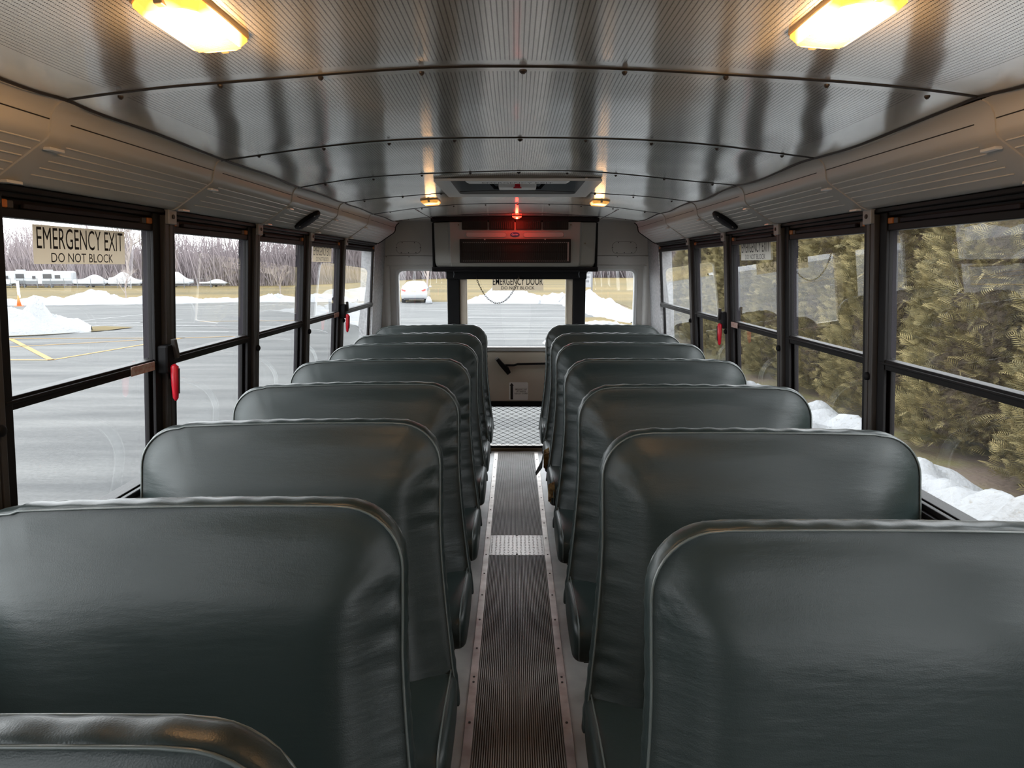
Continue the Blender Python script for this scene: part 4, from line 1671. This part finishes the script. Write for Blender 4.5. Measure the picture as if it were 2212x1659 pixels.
tears = {4: (0.03, 0.40, 0.022, 0.055, False), 5: (0.03, 0.41, 0.03, 0.065, True)}
for i, (y, z) in enumerate(right_rows):
    seat(1, y, z, 31 + i, RL[i], xin=0.0, tear=tears.get(i), dz_out=-0.006)

# ------------------------------------------------------------------ outside: ground
G = -0.95
def sm(a, b, x):
    t = max(0.0, min(1.0, (x - a) / (b - a)))
    return t * t * (3 - 2 * t)
def ground_z(x, y):
    if y < 48:
        return G
    return G - 1.75 * sm(48, 140, y) * sm(-8, -55, x) - 0.12 * sm(48, 150, y)

mb = MB()
mb.add([(-160, -60, G), (60, -60, G), (60, 49, G), (-160, 49, G)], [(0, 1, 2, 3)])
lot = struct(mb.build('ground_parking_lot', M['asphalt']))
mb = MB()
gx = [-260 + 10 * i for i in range(43)]
gy = [49 + 6 * j for j in range(42)]
mb.add([(x, y, ground_z(x, y)) for y in gy for x in gx], [(j * 43 + i, j * 43 + i + 1, (j + 1) * 43 + i + 1, (j + 1) * 43 + i) for j in range(41) for i in range(42)])
struct(mb.build('ground_field', M['field'], smooth=True))
mb = MB()
mb.add([(x, y, G + 0.02) for x, y in ((4.4, -20), (30, -20), (30, 48), (6.5, 48), (4.5, 34), (2.2, 28.6), (2.2, 27.5), (4.4, 20))], [tuple(range(8))])
struct(mb.build('ground_verge', M['dirt']))
mb = MB()
pp = [(2.6, 33.6), (4.2, 34), (7, 40), (7, 48.9), (14, 48.9), (14, 26), (5.2, 26.2), (3.4, 29.5)]
mb.add([(x, y, G + 0.035) for x, y in pp], [tuple(range(len(pp)))])
struct(mb.build('ground_grass_strip', M['field']))
# paint on the lot
def line(p, q, w, m, z=0.008):
    p, q = Vector(p), Vector(q)
    d = (q - p).normalized()
    n = Vector((-d.y, d.x)) * w / 2
    mb = MB()
    mb.add([(a.x, a.y, G + z) for a in (p + n, p - n, q - n, q + n)], [(0, 1, 2, 3)])
    mb.build('painted_line', m, lot)
YL = [((-17.9, 24.05), (-12.75, 18.5)), ((-12.75, 18.5), (-12.9, 24.0)), ((-12.75, 18.55), (-12.0, 24.2)), ((-22, 18.7), (-12.75, 18.5)), ((-20, 19.9), (-12.6, 23.95)), ((-18.2, 24.06), (-12.4, 24.1))]
line((-17.9, 24.05), (-12.75, 18.55), 0.16, M['yellow'])
line((-12.75, 18.55), (-11.9, 24.4), 0.13, M['yellow'])
line((-22, 18.75), (-12.75, 18.55), 0.12, M['yellow'])
line((-21, 18.4), (-12.0, 24.3), 0.12, M['yellow'])
line((-18.2, 24.06), (-11.9, 24.3), 0.12, M['yellow'])
line((-12.0, 24.3), (-10.2, 24.9), 0.12, M['yellow'])
line((-14.6, 31.6), (-9.8, 32.2), 0.12, M['yellow'])
for (p, q) in (((-20.5, 31.0), (-19.6, 36.5)), ((-18.2, 27.0), (-11.2, 26.6)), ((-18.2, 28.9), (-16.0, 32.9)), ((-17.4, 29.5), (-9.8, 29.05)), ((-19.5, 31.0), (-12, 31.2)),
               ((-23.0, 43.8), (-20.5, 49)), ((-19.2, 43.8), (-17.6, 49)), ((-16.6, 43.8), (-15.0, 49)), ((-30, 43.6), (-27.5, 49)), ((-26, 43.8), (-24.2, 49)), ((-13.6, 43.8), (-12.2, 49))):
    line(p, q, 0.12, M['line'])
for y in (43.7, 40.6, 36.9, 33.9, 31.2, 28.7, 26.4, 24.0, 21.5, 19.0):
    line((-2.4 - (0 if y > 30 else 0.5), y), (4.2, y), 0.12, M['line'])

# ------------------------------------------------------------------ snow
def snow_bank(name, path, m, label, seed, res=1.0):
    """path: list of (x, y, half width, height); an uneven ridge of ploughed snow"""
    mb = MB()
    P = []
    for i in range(len(path) - 1):
        a, b = path[i], path[i + 1]
        L = math.hypot(b[0] - a[0], b[1] - a[1])
        k = max(2, int(L / (0.22 * res)))
        for q in range(k):
            t = q / k
            P.append([a[j] + (b[j] - a[j]) * t for j in range(4)])
    P.append(list(path[-1]))
    NW = 30
    vs = []
    for i, (x, y, w, h) in enumerate(P):
        q, p = P[min(i + 1, len(P) - 1)], P[max(i - 1, 0)]
        dx, dy = q[0] - p[0], q[1] - p[1]
        L = math.hypot(dx, dy) or 1
        nxx, nyy = -dy / L, dx / L
        endf = min(1, i / 4, (len(P) - 1 - i) / 4)
        for j in range(NW + 1):
            u = -1 + 2 * j / NW
            big = noise.noise(Vector((x * 0.55, y * 0.55, seed)))
            fine = noise.noise(Vector((x * 2.1 + u * w * 2, y * 2.1, seed + 5)))
            fine2 = noise.noise(Vector((x * 5 + u * w * 4, y * 5 + u, seed + 9)))
            prof = max(0, 1 - abs(u) ** 2.2)
            hh = h * prof * (0.85 + 0.75 * big) * (0.25 + 0.75 * endf)
            hh += prof * (0.60 * h * fine + 0.26 * min(h, .8) * fine2)
            zz = ground_z(x, y) + max(-0.03, hh) - (0.05 if abs(u) > 0.97 else 0)
            ww = w * (1 + 0.25 * noise.noise(Vector((x * 0.8, y * 0.8, seed + 2 + (1 if u > 0 else 0)))))
            vs.append((x + nxx * u * ww, y + nyy * u * ww, zz))
    k = NW + 1
    mb.add(vs, [(i * k + j, i * k + j + 1, (i + 1) * k + j + 1, (i + 1) * k + j) for i in range(len(P) - 1) for j in range(NW)])
    o = mb.build(name, m, smooth=True)
    tag(o, label, 'snow bank')
    return o
snow_bank('snow_bank', [(-46, 44, 1.2, 0.65), (-34, 45.5, 1.3, 0.45), (-29, 46.5, 1.6, 0.78), (-25, 47, 1.3, 0.36), (-20, 49.3, 1.2, 0.34), (-16, 49.6, 1.3, 0.6), (-11.5, 49.8, 1.0, 0.3)], M['snow'],
          'long white snow bank along the far edge of the parking lot behind the left windows', 3, 1.3)
snow_bank('snow_bank', [(-3.6, 47.6, 0.8, 0.35), (-1.0, 47.9, 1.3, 0.95), (2.0, 48.0, 1.4, 0.8), (4.4, 46.5, 1.6, 0.72), (5.0, 40, 1.5, 0.5), (5.3, 34, 1.2, 0.42), (5.8, 30.6, 0.8, 0.35)], M['snow'],
          'big white snow bank seen through the rear door and the right rear window', 8, 1.3)
snow_bank('snow_bank', [(5.0, 28.3, 0.5, 0.2), (3.0, 26, 1.2, 0.45), (2.6, 22, 1.9, 0.6), (3.3, 16, 1.4, 0.5), (4.1, 10, 1.1, 0.5), (4.25, 5, 1.0, 0.58), (4.3, 1, 1.1, 0.72), (4.3, -6, 1.1, 0.6)], M['dirty'],
          'speckled snow bank beside the bus at the foot of the conifer hedge', 14, 0.5)
pile = snow_bank('snow_pile', [(-24.5, 23.6, 1.0, 0.5), (-20.6, 25.0, 1.3, 0.55), (-18.3, 26.2, 1.2, 0.85), (-16.8, 27.0, 0.6, 0.35)], M['dirty'],
                 'rounded snow pile on the small grass island in the parking lot', 21, 0.5)
mb = MB()
pts = [(-26, 22.2), (-20, 23.6), (-17.4, 25.3), (-16.2, 27.0), (-15.9, 28.4), (-17.4, 28.9), (-20, 27.5), (-26, 26.5)]
mb.add([(x, y, G + 0.03) for x, y in pts], [tuple(range(len(pts)))])
struct(mb.build('ground_grass_island', M['field']))

# ------------------------------------------------------------------ conifer hedge
def conifer_mesh(seed, H=5.4, R=1.35, N=12500):
    rng = np.random.default_rng(seed)
    # feathery spray template: stem along +y, leaflets in xy, slight droop in z
    T, TF = [], []
    def leaf(p, ang, L, w):
        d = np.array([math.sin(ang), math.cos(ang), 0.0])
        n_ = np.array([math.cos(ang), -math.sin(ang), 0.0])
        i = len(T)
        p = np.array(p)
        T.extend([p - n_ * w * 0.4, p + d * L * 0.55 - n_ * w, p + d * L + np.array([0, 0, -0.05 * L]), p + d * L * 0.55 + n_ * w])
        TF.append((i, i + 1, i + 2, i + 3))
    leaf((0, 0, 0), 0, 1.0, 0.022)
    for k in range(6):
        t = 0.10 + 0.14 * k
        L = 0.50 * (1 - t) + 0.14
        for sg in (-1, 1):
            leaf((0, t, -0.05 * t * t), sg * (0.85 - 0.25 * t), L, 0.026)
    T = np.array(T)
    T[:, 2] += -0.18 * (T[:, 0] ** 2) * 3 - 0.12 * T[:, 1] ** 2
    z = rng.uniform(0.10, H, N) ** 1.0
    th = rng.uniform(0, 2 * PI, N)
    rad = R * np.clip(1.02 - (z / H) ** 2.6, 0.04, 1) * (0.80 + 0.20 * np.sin(th * 5 + z * 2.3) * np.sin(z * 3.1 + th * 2) + rng.uniform(-0.20, 0.05, N))
    rad *= np.clip(0.84 + z * 0.4, 0, 1)
    pos = np.stack([rad * np.cos(th), rad * np.sin(th), z], 1)
    out = np.stack([np.cos(th), np.sin(th), np.zeros(N)], 1)
    up = np.array([0, 0, 1.0])
    tang = np.stack([-np.sin(th), np.cos(th), np.zeros(N)], 1)
    lean = rng.uniform(0.15, 1.1, N)[:, None]
    tw = rng.normal(0, 0.75, N)[:, None]
    d = out * 0.9 + up * lean + tang * tw
    d /= np.linalg.norm(d, axis=1)[:, None]
    a = np.cross(d, up + 0.9 * rng.normal(0, 1, (N, 3)))
    a /= np.linalg.norm(a, axis=1)[:, None]
    n_ = np.cross(a, d)
    size = rng.uniform(0.10, 0.25, N)[:, None, None]
    V = (T[None, :, 0:1] * a[:, None, :] + T[None, :, 1:2] * d[:, None, :] + T[None, :, 2:3] * n_[:, None, :]) * size + pos[:, None, :]
    nv = len(T)
    F = np.array(TF)
    FF = (F[None] + (np.arange(N) * nv)[:, None, None]).reshape(-1, 4)
    V = V.reshape(-1, 3)
    me = bpy.data.meshes.new('conifer_foliage')
    me.vertices.add(len(V))
    me.vertices.foreach_set('co', V.ravel())
    me.loops.add(FF.size)
    me.loops.foreach_set('vertex_index', FF.ravel())
    me.polygons.add(len(FF))
    me.polygons.foreach_set('loop_start', np.arange(0, FF.size, 4))
    me.polygons.foreach_set('loop_total', np.full(len(FF), 4))
    me.update()
    me.validate()
    at = me.attributes.new('tint', 'FLOAT', 'POINT')
    # random tint per spray, each darker at its base and paler towards its tip
    tint = rng.normal(0.52, 0.20, N)
    tip = (T[:, 1] - 0.45) * 0.55
    at.data.foreach_set('value', np.clip(tint[:, None] + tip[None, :], 0, 1).ravel())
    return me

con_meshes = [conifer_mesh(2), conifer_mesh(7), conifer_mesh(12)]
for me in con_meshes:
    me.materials.append(M['foliage'])
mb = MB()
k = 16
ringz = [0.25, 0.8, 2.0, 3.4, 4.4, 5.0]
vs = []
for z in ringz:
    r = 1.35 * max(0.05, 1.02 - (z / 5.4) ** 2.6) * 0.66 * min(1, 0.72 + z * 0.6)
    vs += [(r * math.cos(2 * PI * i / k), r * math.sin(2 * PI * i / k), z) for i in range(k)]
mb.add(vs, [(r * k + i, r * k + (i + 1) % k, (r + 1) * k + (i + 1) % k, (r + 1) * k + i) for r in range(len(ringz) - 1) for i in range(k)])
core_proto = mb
mb2 = MB()
mb2.tube([(0, 0, 0), (0.02, 0, 0.4), (0, 0, 1.2)], [0.11, 0.09, 0.06], 8)
con_protos = []
for j in range(3):
    r = empty('conifer_shrub')
    f = bpy.data.objects.new('foliage', con_meshes[j])
    COL.objects.link(f)
    f.parent = r
    if j == 0:
        c_ = core_proto.build('branches', M['core'], r, smooth=True)  # solid dark core, not branches: shaded interior put into its colour
        t_ = mb2.build('trunk', M['bark'], r, smooth=True)
        cm, tm = c_.data, t_.data
    else:
        for nm_, md in (('branches', cm), ('trunk', tm)):
            q = bpy.data.objects.new(nm_, md)
            COL.objects.link(q)
            q.parent = r
    con_protos.append(r)
rnd = random.Random(4)
ys_h = [-3.4, -1.2, 1.0, 3.0, 5.1, 7.2, 9.4, 11.5, 13.7, 15.9, 18.1, 20.3, 22.6, 24.8]
for i, y in enumerate(ys_h):
    o = con_protos[i] if i < 3 else copy_tree(con_protos[i % 3])
    o.location = (6.6 + rnd.uniform(-0.15, 0.15) , y, G)
    o.rotation_euler = (0, 0, rnd.uniform(0, 6.28))
    o.scale = (1.0, 1.0, rnd.uniform(0.93, 1.05))
    tag(o, 'golden green conifer in the dense hedge outside the right windows', 'conifer', 'conifers of the hedge')

# ------------------------------------------------------------------ bare trees and thicket
def bare_tree(seed, H, spread, levels=5, thick=0.02, kids=3):
    rnd = random.Random(seed)
    mb = MB()
    def grow(p, d, L, r, lv):
        q = p + d * L
        mid = p + d * L * 0.5 + Vector((rnd.uniform(-1, 1), rnd.uniform(-1, 1), 0)) * L * 0.05
        mb.tube([p, mid, q], [r, r * 0.8, r * 0.62], 5 if lv < 2 else 3, caps=False)
        if lv >= levels:
            return
        nk = kids if lv else kids + 2
        for c in range(nk):
            t = rnd.uniform(0.45, 1.0) if c else 1.0
            b = p + (q - p) * t
            a = Vector((rnd.gauss(0, 1), rnd.gauss(0, 1), rnd.gauss(0, 0.4))).normalized()
            nd_ = (d + a * spread * rnd.uniform(0.6, 1.2) + Vector((0, 0, 0.12))).normalized()
            grow(b, nd_, L * rnd.uniform(0.58, 0.82), r * 0.6 * rnd.uniform(0.8, 1.1), lv + 1)
    grow(Vector((0, 0, -0.1)), Vector((0, 0, 1)), H * 0.30, H * thick, 0)
    return mb
far_protos = []
for j in range(4):
    r = empty('bare_tree')
    bare_tree(50 + j, 16 + j, 0.62, 5, 0.011, 3).build('branches', M['twig'], r)
    far_protos.append(r)
rnd = random.Random(9)
cnt = 0
spots = []
for i in range(92):
    x = -175 + i * 2.5 + rnd.uniform(-1, 1)
    y = 175 + rnd.uniform(-3, 20)
    spots.append((x, y))
for i, (x, y) in enumerate(spots):
    o = far_protos[i] if i < 4 else copy_tree(far_protos[i % 4])
    o.location = (x, y, ground_z(x, y) - 0.1)
    o.rotation_euler = (0, 0, rnd.uniform(0, 6.28))
    k = rnd.uniform(0.75, 1.25) if x > -120 else rnd.uniform(0.8, 1.3)
    o.scale = (k, k, k)
    tag(o, 'leafless tree in the distant grey brown wood beyond the field', 'tree', 'leafless trees of the distant wood')
# brushy thicket at the wood edge
rng = np.random.default_rng(5)
N = 90000
X = np.where(rng.uniform(0, 1, N) < 0.6, rng.uniform(-185, 55, N), rng.uniform(-50, 52, N))
Yb = 150 + rng.uniform(0, 18, N)
Hh = rng.gamma(3.0, 1.45, N) + 1.6
ang = rng.normal(0, 0.28, N)
W = rng.uniform(0.03, 0.10, N)
Z0 = np.array([ground_z(a, b) for a, b in zip(X, Yb)]) - 0.1
V = np.zeros((N, 4, 3))
V[:, 0] = np.stack([X - W, Yb, Z0], 1)
V[:, 1] = np.stack([X + W, Yb + 0.3, Z0], 1)
V[:, 2] = np.stack([X + np.sin(ang) * Hh + W * 0.3, Yb, Z0 + Hh], 1)
V[:, 3] = np.stack([X + np.sin(ang) * Hh - W * 0.3, Yb, Z0 + Hh], 1)
me = bpy.data.meshes.new('thicket')
me.from_pydata(V.reshape(-1, 3).tolist(), [], (np.arange(N * 4).reshape(-1, 4)).tolist())
th = link('thicket', me, M['twig'], fix=False)
tag(th, 'mauve brown brushwood at the edge of the distant wood', 'undergrowth', kind='stuff')
# single young trees on the field
for (x, y, H, sp, lab, nmx) in ((-31.2, 55, 3.4, 0.75, 'small bare young tree on the field behind the nearest left window', 0), (-20.5, 60, 3.6, 0.5, 'small slender bare tree on the field beyond the third left window', 1),
                                (-7.2, 57, 6.5, 0.4, 'thin bare tree just right of the white car', 2), (-82, 146.5, 21, 0.7, 'tall bare tree whose twigs cross the sky at the top of the nearest left window', 3)):
    r = empty('young_tree', (x, y, ground_z(x, y)))
    tag(r, lab, 'tree')
    bare_tree(77 + nmx, H, sp, 5, 0.016, 3).build('branches', M['bark'], r)

# ------------------------------------------------------------------ white car
def car(x, y, rz):
    o = empty('car', (x, y, G), rz)
    tag(o, 'white sedan parked with its back to the bus, seen through the left rear window', 'car')
    # stations along y (rear at -2.4): list of cross sections (half width at z levels)
    def sec(y, zb, zbelt, zroof, wl, wb, wr):
        return [(-wl * 0.93, y, zb), (-wl, y, zb + 0.14), (-wl, y, zbelt * 0.75), (-wb, y, zbelt), (-wr - (wb - wr) * 0.45, y, (zbelt + zroof) / 2 + 0.03), (-wr, y, zroof - 0.05), (-wr * 0.6, y, zroof),
                (wr * 0.6, y, zroof), (wr, y, zroof - 0.05), (wr + (wb - wr) * 0.45, y, (zbelt + zroof) / 2 + 0.03), (wb, y, zbelt), (wl, y, zbelt * 0.75), (wl, y, zb + 0.14), (wl * 0.93, y, zb)]
    secs = [sec(-2.38, 0.42, 0.82, 0.88, 0.80, 0.74, 0.70), sec(-2.30, 0.30, 1.00, 1.07, 0.87, 0.83, 0.76), sec(-1.95, 0.26, 1.02, 1.11, 0.91, 0.86, 0.76),
            sec(-1.45, 0.26, 1.02, 1.26, 0.915, 0.86, 0.68), sec(-0.85, 0.26, 1.00, 1.43, 0.915, 0.87, 0.60), sec(0.3, 0.26, 0.98, 1.46, 0.915, 0.87, 0.60),
            sec(1.0, 0.26, 0.97, 1.25, 0.915, 0.87, 0.66), sec(1.45, 0.26, 0.93, 0.99, 0.91, 0.85, 0.74), sec(2.2, 0.28, 0.76, 0.82, 0.87, 0.80, 0.70), sec(2.45, 0.40, 0.62, 0.66, 0.74, 0.70, 0.60)]
    mb = MB()
    n = 14
    mb.add([p for s_ in secs for p in s_], [(r * n + i, r * n + i + 1, (r + 1) * n + i + 1, (r + 1) * n + i) for r in range(len(secs) - 1) for i in range(n - 1)] + [tuple(range(n)), tuple((len(secs) - 1) * n + i for i in range(n))] + [(r * n, (r + 1) * n, (r + 1) * n + n - 1, r * n + n - 1) for r in range(len(secs) - 1)])
    body = mb.build('body', M['carpaint'], o, smooth=True, angle=45)
    mb = MB()
    mb.add([(-0.66, -1.80, 1.165), (0.66, -1.80, 1.165), (0.54, -0.98, 1.425), (-0.54, -0.98, 1.425)], [(0, 1, 2, 3)])
    mb.build('rear_window', M['carglass'], body)
    for s in (-1, 1):
        mb = MB()
        mb.prism([(s * 0.82, 0.99), (s * 0.52, 0.87), (s * 0.60, 0.80), (s * 0.82, 0.86)], 1, -2.42, -2.28)
        mb.build('tail_light', M['taillight'], o)
        mb = MB()
        mb.box(s * 0.90, s * 1.06, 0.68, 0.80, 0.98, 1.10)
        mb.build('mirror', M['carpaint'], o, bevel=0.03)
        for yy in (-1.45, 1.45):
            mb = MB()
            mb.cyl((s * 0.66, yy, 0.33), (s * 0.90, yy, 0.33), 0.33, 22)
            mb.build('wheel', M['tyre'], o)
    mb = MB()
    mb.box(-0.16, 0.16, -2.405, -2.37, 0.78, 0.90)
    mb.build('number_plate', M['plate'], o)
    mb = MB()
    mb.box(-0.70, 0.70, -2.36, -1.9, 0.24, 0.36)
    mb.build('bumper_skirt', M['tyre'], o)
    return o
car(-7.12, 49.6, 0.07)
mb = MB()
mb.tube([(0, 0, 0), (0, 0, 0.05), (0, 0, 0.25), (0, 0, 0.42), (0, 0, 0.5)], [0.2, 0.24, 0.2, 0.12, 0.04], 12)
sc_ = mb.build('snow_clump', M['snow'], smooth=True)
sc_.location = (-5.85, 46.6, G)
tag(sc_, 'small upright white lump of snow on the asphalt right of the car', 'snow clump')

# ------------------------------------------------------------------ campers and wrapped boats beyond the field
yd_o = empty('camper_trailer', (-94.5, 140.5, ground_z(-94, 140)), 0.15)
tag(yd_o, 'white camper trailer with a grey lower band parked across the field', 'camper')
mb = MB()
mb.prism([(-4.2, 0.65), (4.2, 0.65), (4.2, 3.0), (3.9, 3.25), (-3.3, 3.25), (-3.9, 2.9), (-4.4, 1.9)], 1, -1.2, 1.2)
bo = mb.build('body', M['wrap'], yd_o, bevel=0.08)
mb = MB()
mb.box(-4.3, 4.25, -1.23, -1.2, 0.65, 1.35)
mb.build('lower_band', M['rvgrey'], yd_o)
for (x0, x1, z0, z1) in ((-3.0, -2.4, 1.7, 2.3), (-1.0, 0.6, 1.8, 2.7), (1.2, 2.2, 1.8, 2.5)):
    mb = MB()
    mb.box(x0, x1, -1.25, -1.2, z0, z1)
    mb.build('window', M['tyre'], yd_o)
mb = MB()
mb.box(-2.0, -1.3, -1.24, -1.2, 0.8, 2.8)
mb.build('door', M['white'], yd_o)
for x in (-0.6, 0.5):
    mb = MB()
    mb.cyl((x, -1.1, 0.36), (x, -1.25, 0.36), 0.36, 16)
    mb.build('wheel', M['tyre'], yd_o)
mb = MB()
mb.box(-1.2, 0.2, -0.5, 0.5, 3.25, 3.55)
mb.build('roof_unit', M['wrap'], yd_o)

rv2 = copy_tree(yd_o)
rv2.location = (-101.5, 142.5, ground_z(-101, 142))
tag(rv2, 'second camper trailer half hidden at the left of the white camper', 'camper')
def boat(x, y, L, H, rz, seed, label):
    o = empty('wrapped_boat', (x, y, ground_z(x, y)), rz)
    tag(o, label, 'boat', 'shrink wrapped boats')
    rnd = random.Random(seed)
    mb = MB()
    nn, k = 14, 12
    vs = []
    pk = rnd.uniform(0.35, 0.6)
    for i in range(nn + 1):
        t = i / nn
        xx = (t - 0.5) * L
        w = 1.25 * min(1, (1 - t) * 3.2 + 0.08)
        hh = H * (0.55 + 0.45 * math.exp(-((t - pk) / 0.22) ** 2)) * (1 - 0.25 * t)
        for j in range(k + 1):
            a = PI * j / k
            vs.append((xx, -math.cos(a) * w, 0.9 + (hh - 0.9) * math.sin(a) ** 0.7 if 0 < j < k else 0.75))
    mb.add(vs, [(i * (k + 1) + j, i * (k + 1) + j + 1, (i + 1) * (k + 1) + j + 1, (i + 1) * (k + 1) + j) for i in range(nn) for j in range(k)])
    mb.build('wrap', M['wrap'], o, smooth=True)
    mb = MB()
    mb.prism([(-L * 0.48, 0.8), (L * 0.5, 0.95), (L * 0.35, 0.45), (-L * 0.46, 0.4)], 1, -0.6, 0.6)
    mb.build('hull', M['rvgrey'], o)
    mb = MB()
    mb.box(-L * 0.3, L * 0.62, -0.05, 0.05, 0.35, 0.45)
    mb.build('trailer', M['tyre'], o)
    for s in (-1, 1):
        mb = MB()
        mb.cyl((-0.6, s * 0.8, 0.3), (-0.6, s * 1.0, 0.3), 0.3, 14)
        mb.build('wheel', M['tyre'], o)
boat(-103.5, 137, 8.0, 3.6, 0.1, 1, 'tall shrink wrapped boat at the left of the camper trailer')
boat(-86.5, 141, 8.0, 3.0, -0.1, 2, 'long shrink wrapped boat just right of the camper trailer')
boat(-79.3, 141, 6.5, 3.5, 0.2, 3, 'shrink wrapped boat with a high peak, second right of the camper')
boat(-73.6, 143, 5.5, 2.7, 0.1, 4, 'low shrink wrapped boat behind the young tree')
boat(-69.5, 142, 6.0, 3.6, 0.3, 5, 'shrink wrapped boat right of the young tree')
boat(-62, 143, 6.0, 1.9, -0.1, 6, 'low white covered boat at the edge of the second left window')
fe = empty('yard_fence', (-84, 134, ground_z(-84, 134)))
tag(fe, 'thin wire yard fence with posts before the wrapped boats', 'fence')
for i in range(19):
    mb = MB()
    mb.cyl((-22 + i * 2.6, 0, -0.2), (-22 + i * 2.6, 0, 1.9), 0.05, 6)
    mb.build('post', M['rvgrey'], fe)
mb = MB()
for z in (0.5, 1.2, 1.85):
    mb.cyl((-22, 0, z), (25, 0, z), 0.018, 4)
mb.build('wire', M['rvgrey'], fe)
# cone and white marker post
cn = empty('traffic_cone', (-31.6, 43.6, G))
tag(cn, 'orange traffic cone at the snow bank by the left edge of the photo', 'traffic cone')
mb = MB()
mb.box(-0.18, 0.18, -0.18, 0.18, 0, 0.04)
mb.build('base', M['orange'], cn)
mb = MB()
mb.tube([(0, 0, 0.04), (0, 0, 0.70)], [0.13, 0.03], 14)
mb.build('cone', M['orange'], cn, smooth=True)
mp_ = empty('marker_post', (-40.5, 56, ground_z(-40, 56)))
tag(mp_, 'short white marker post on the field at the left edge of the photo', 'post')
mb = MB()
mb.cyl((0, 0, 0), (0, 0, 1.35), 0.10, 10)
mb.build('post', M['white'], mp_)
mb = MB()
mb.tube([(0, 0, 1.35), (0, 0, 1.42)], [0.13, 0.09], 10)
mb.build('cap', M['signgrey'], mp_)
# road sign behind the snow bank on the right
sg = empty('roadside_sign', (5.55, 50, G))
tag(sg, 'pale roadside sign on grey posts behind the snow bank in the right rear window', 'sign')
for x in (-0.03,):
    mb = MB()
    mb.box(x, x + 0.10, -0.05, 0.05, 0, 4.0)
    mb.build('post', M['signgrey'], sg)
mb = MB()
mb.box(-0.75, -0.03, -0.07, -0.05, 1.0, 3.6)
bd_ = mb.build('board', M['signface'], sg)
for k, (z, w) in enumerate(((3.2, 0.5), (2.8, 0.62), (2.4, 0.45), (2.05, 0.6), (1.75, 0.5), (1.45, 0.4))):
    mb = MB()
    mb.box(-0.39 - w / 2, -0.39 + w / 2, -0.078, -0.07, z - 0.08, z + 0.05)
    mb.build('faded_wording', M['signgrey'], bd_)
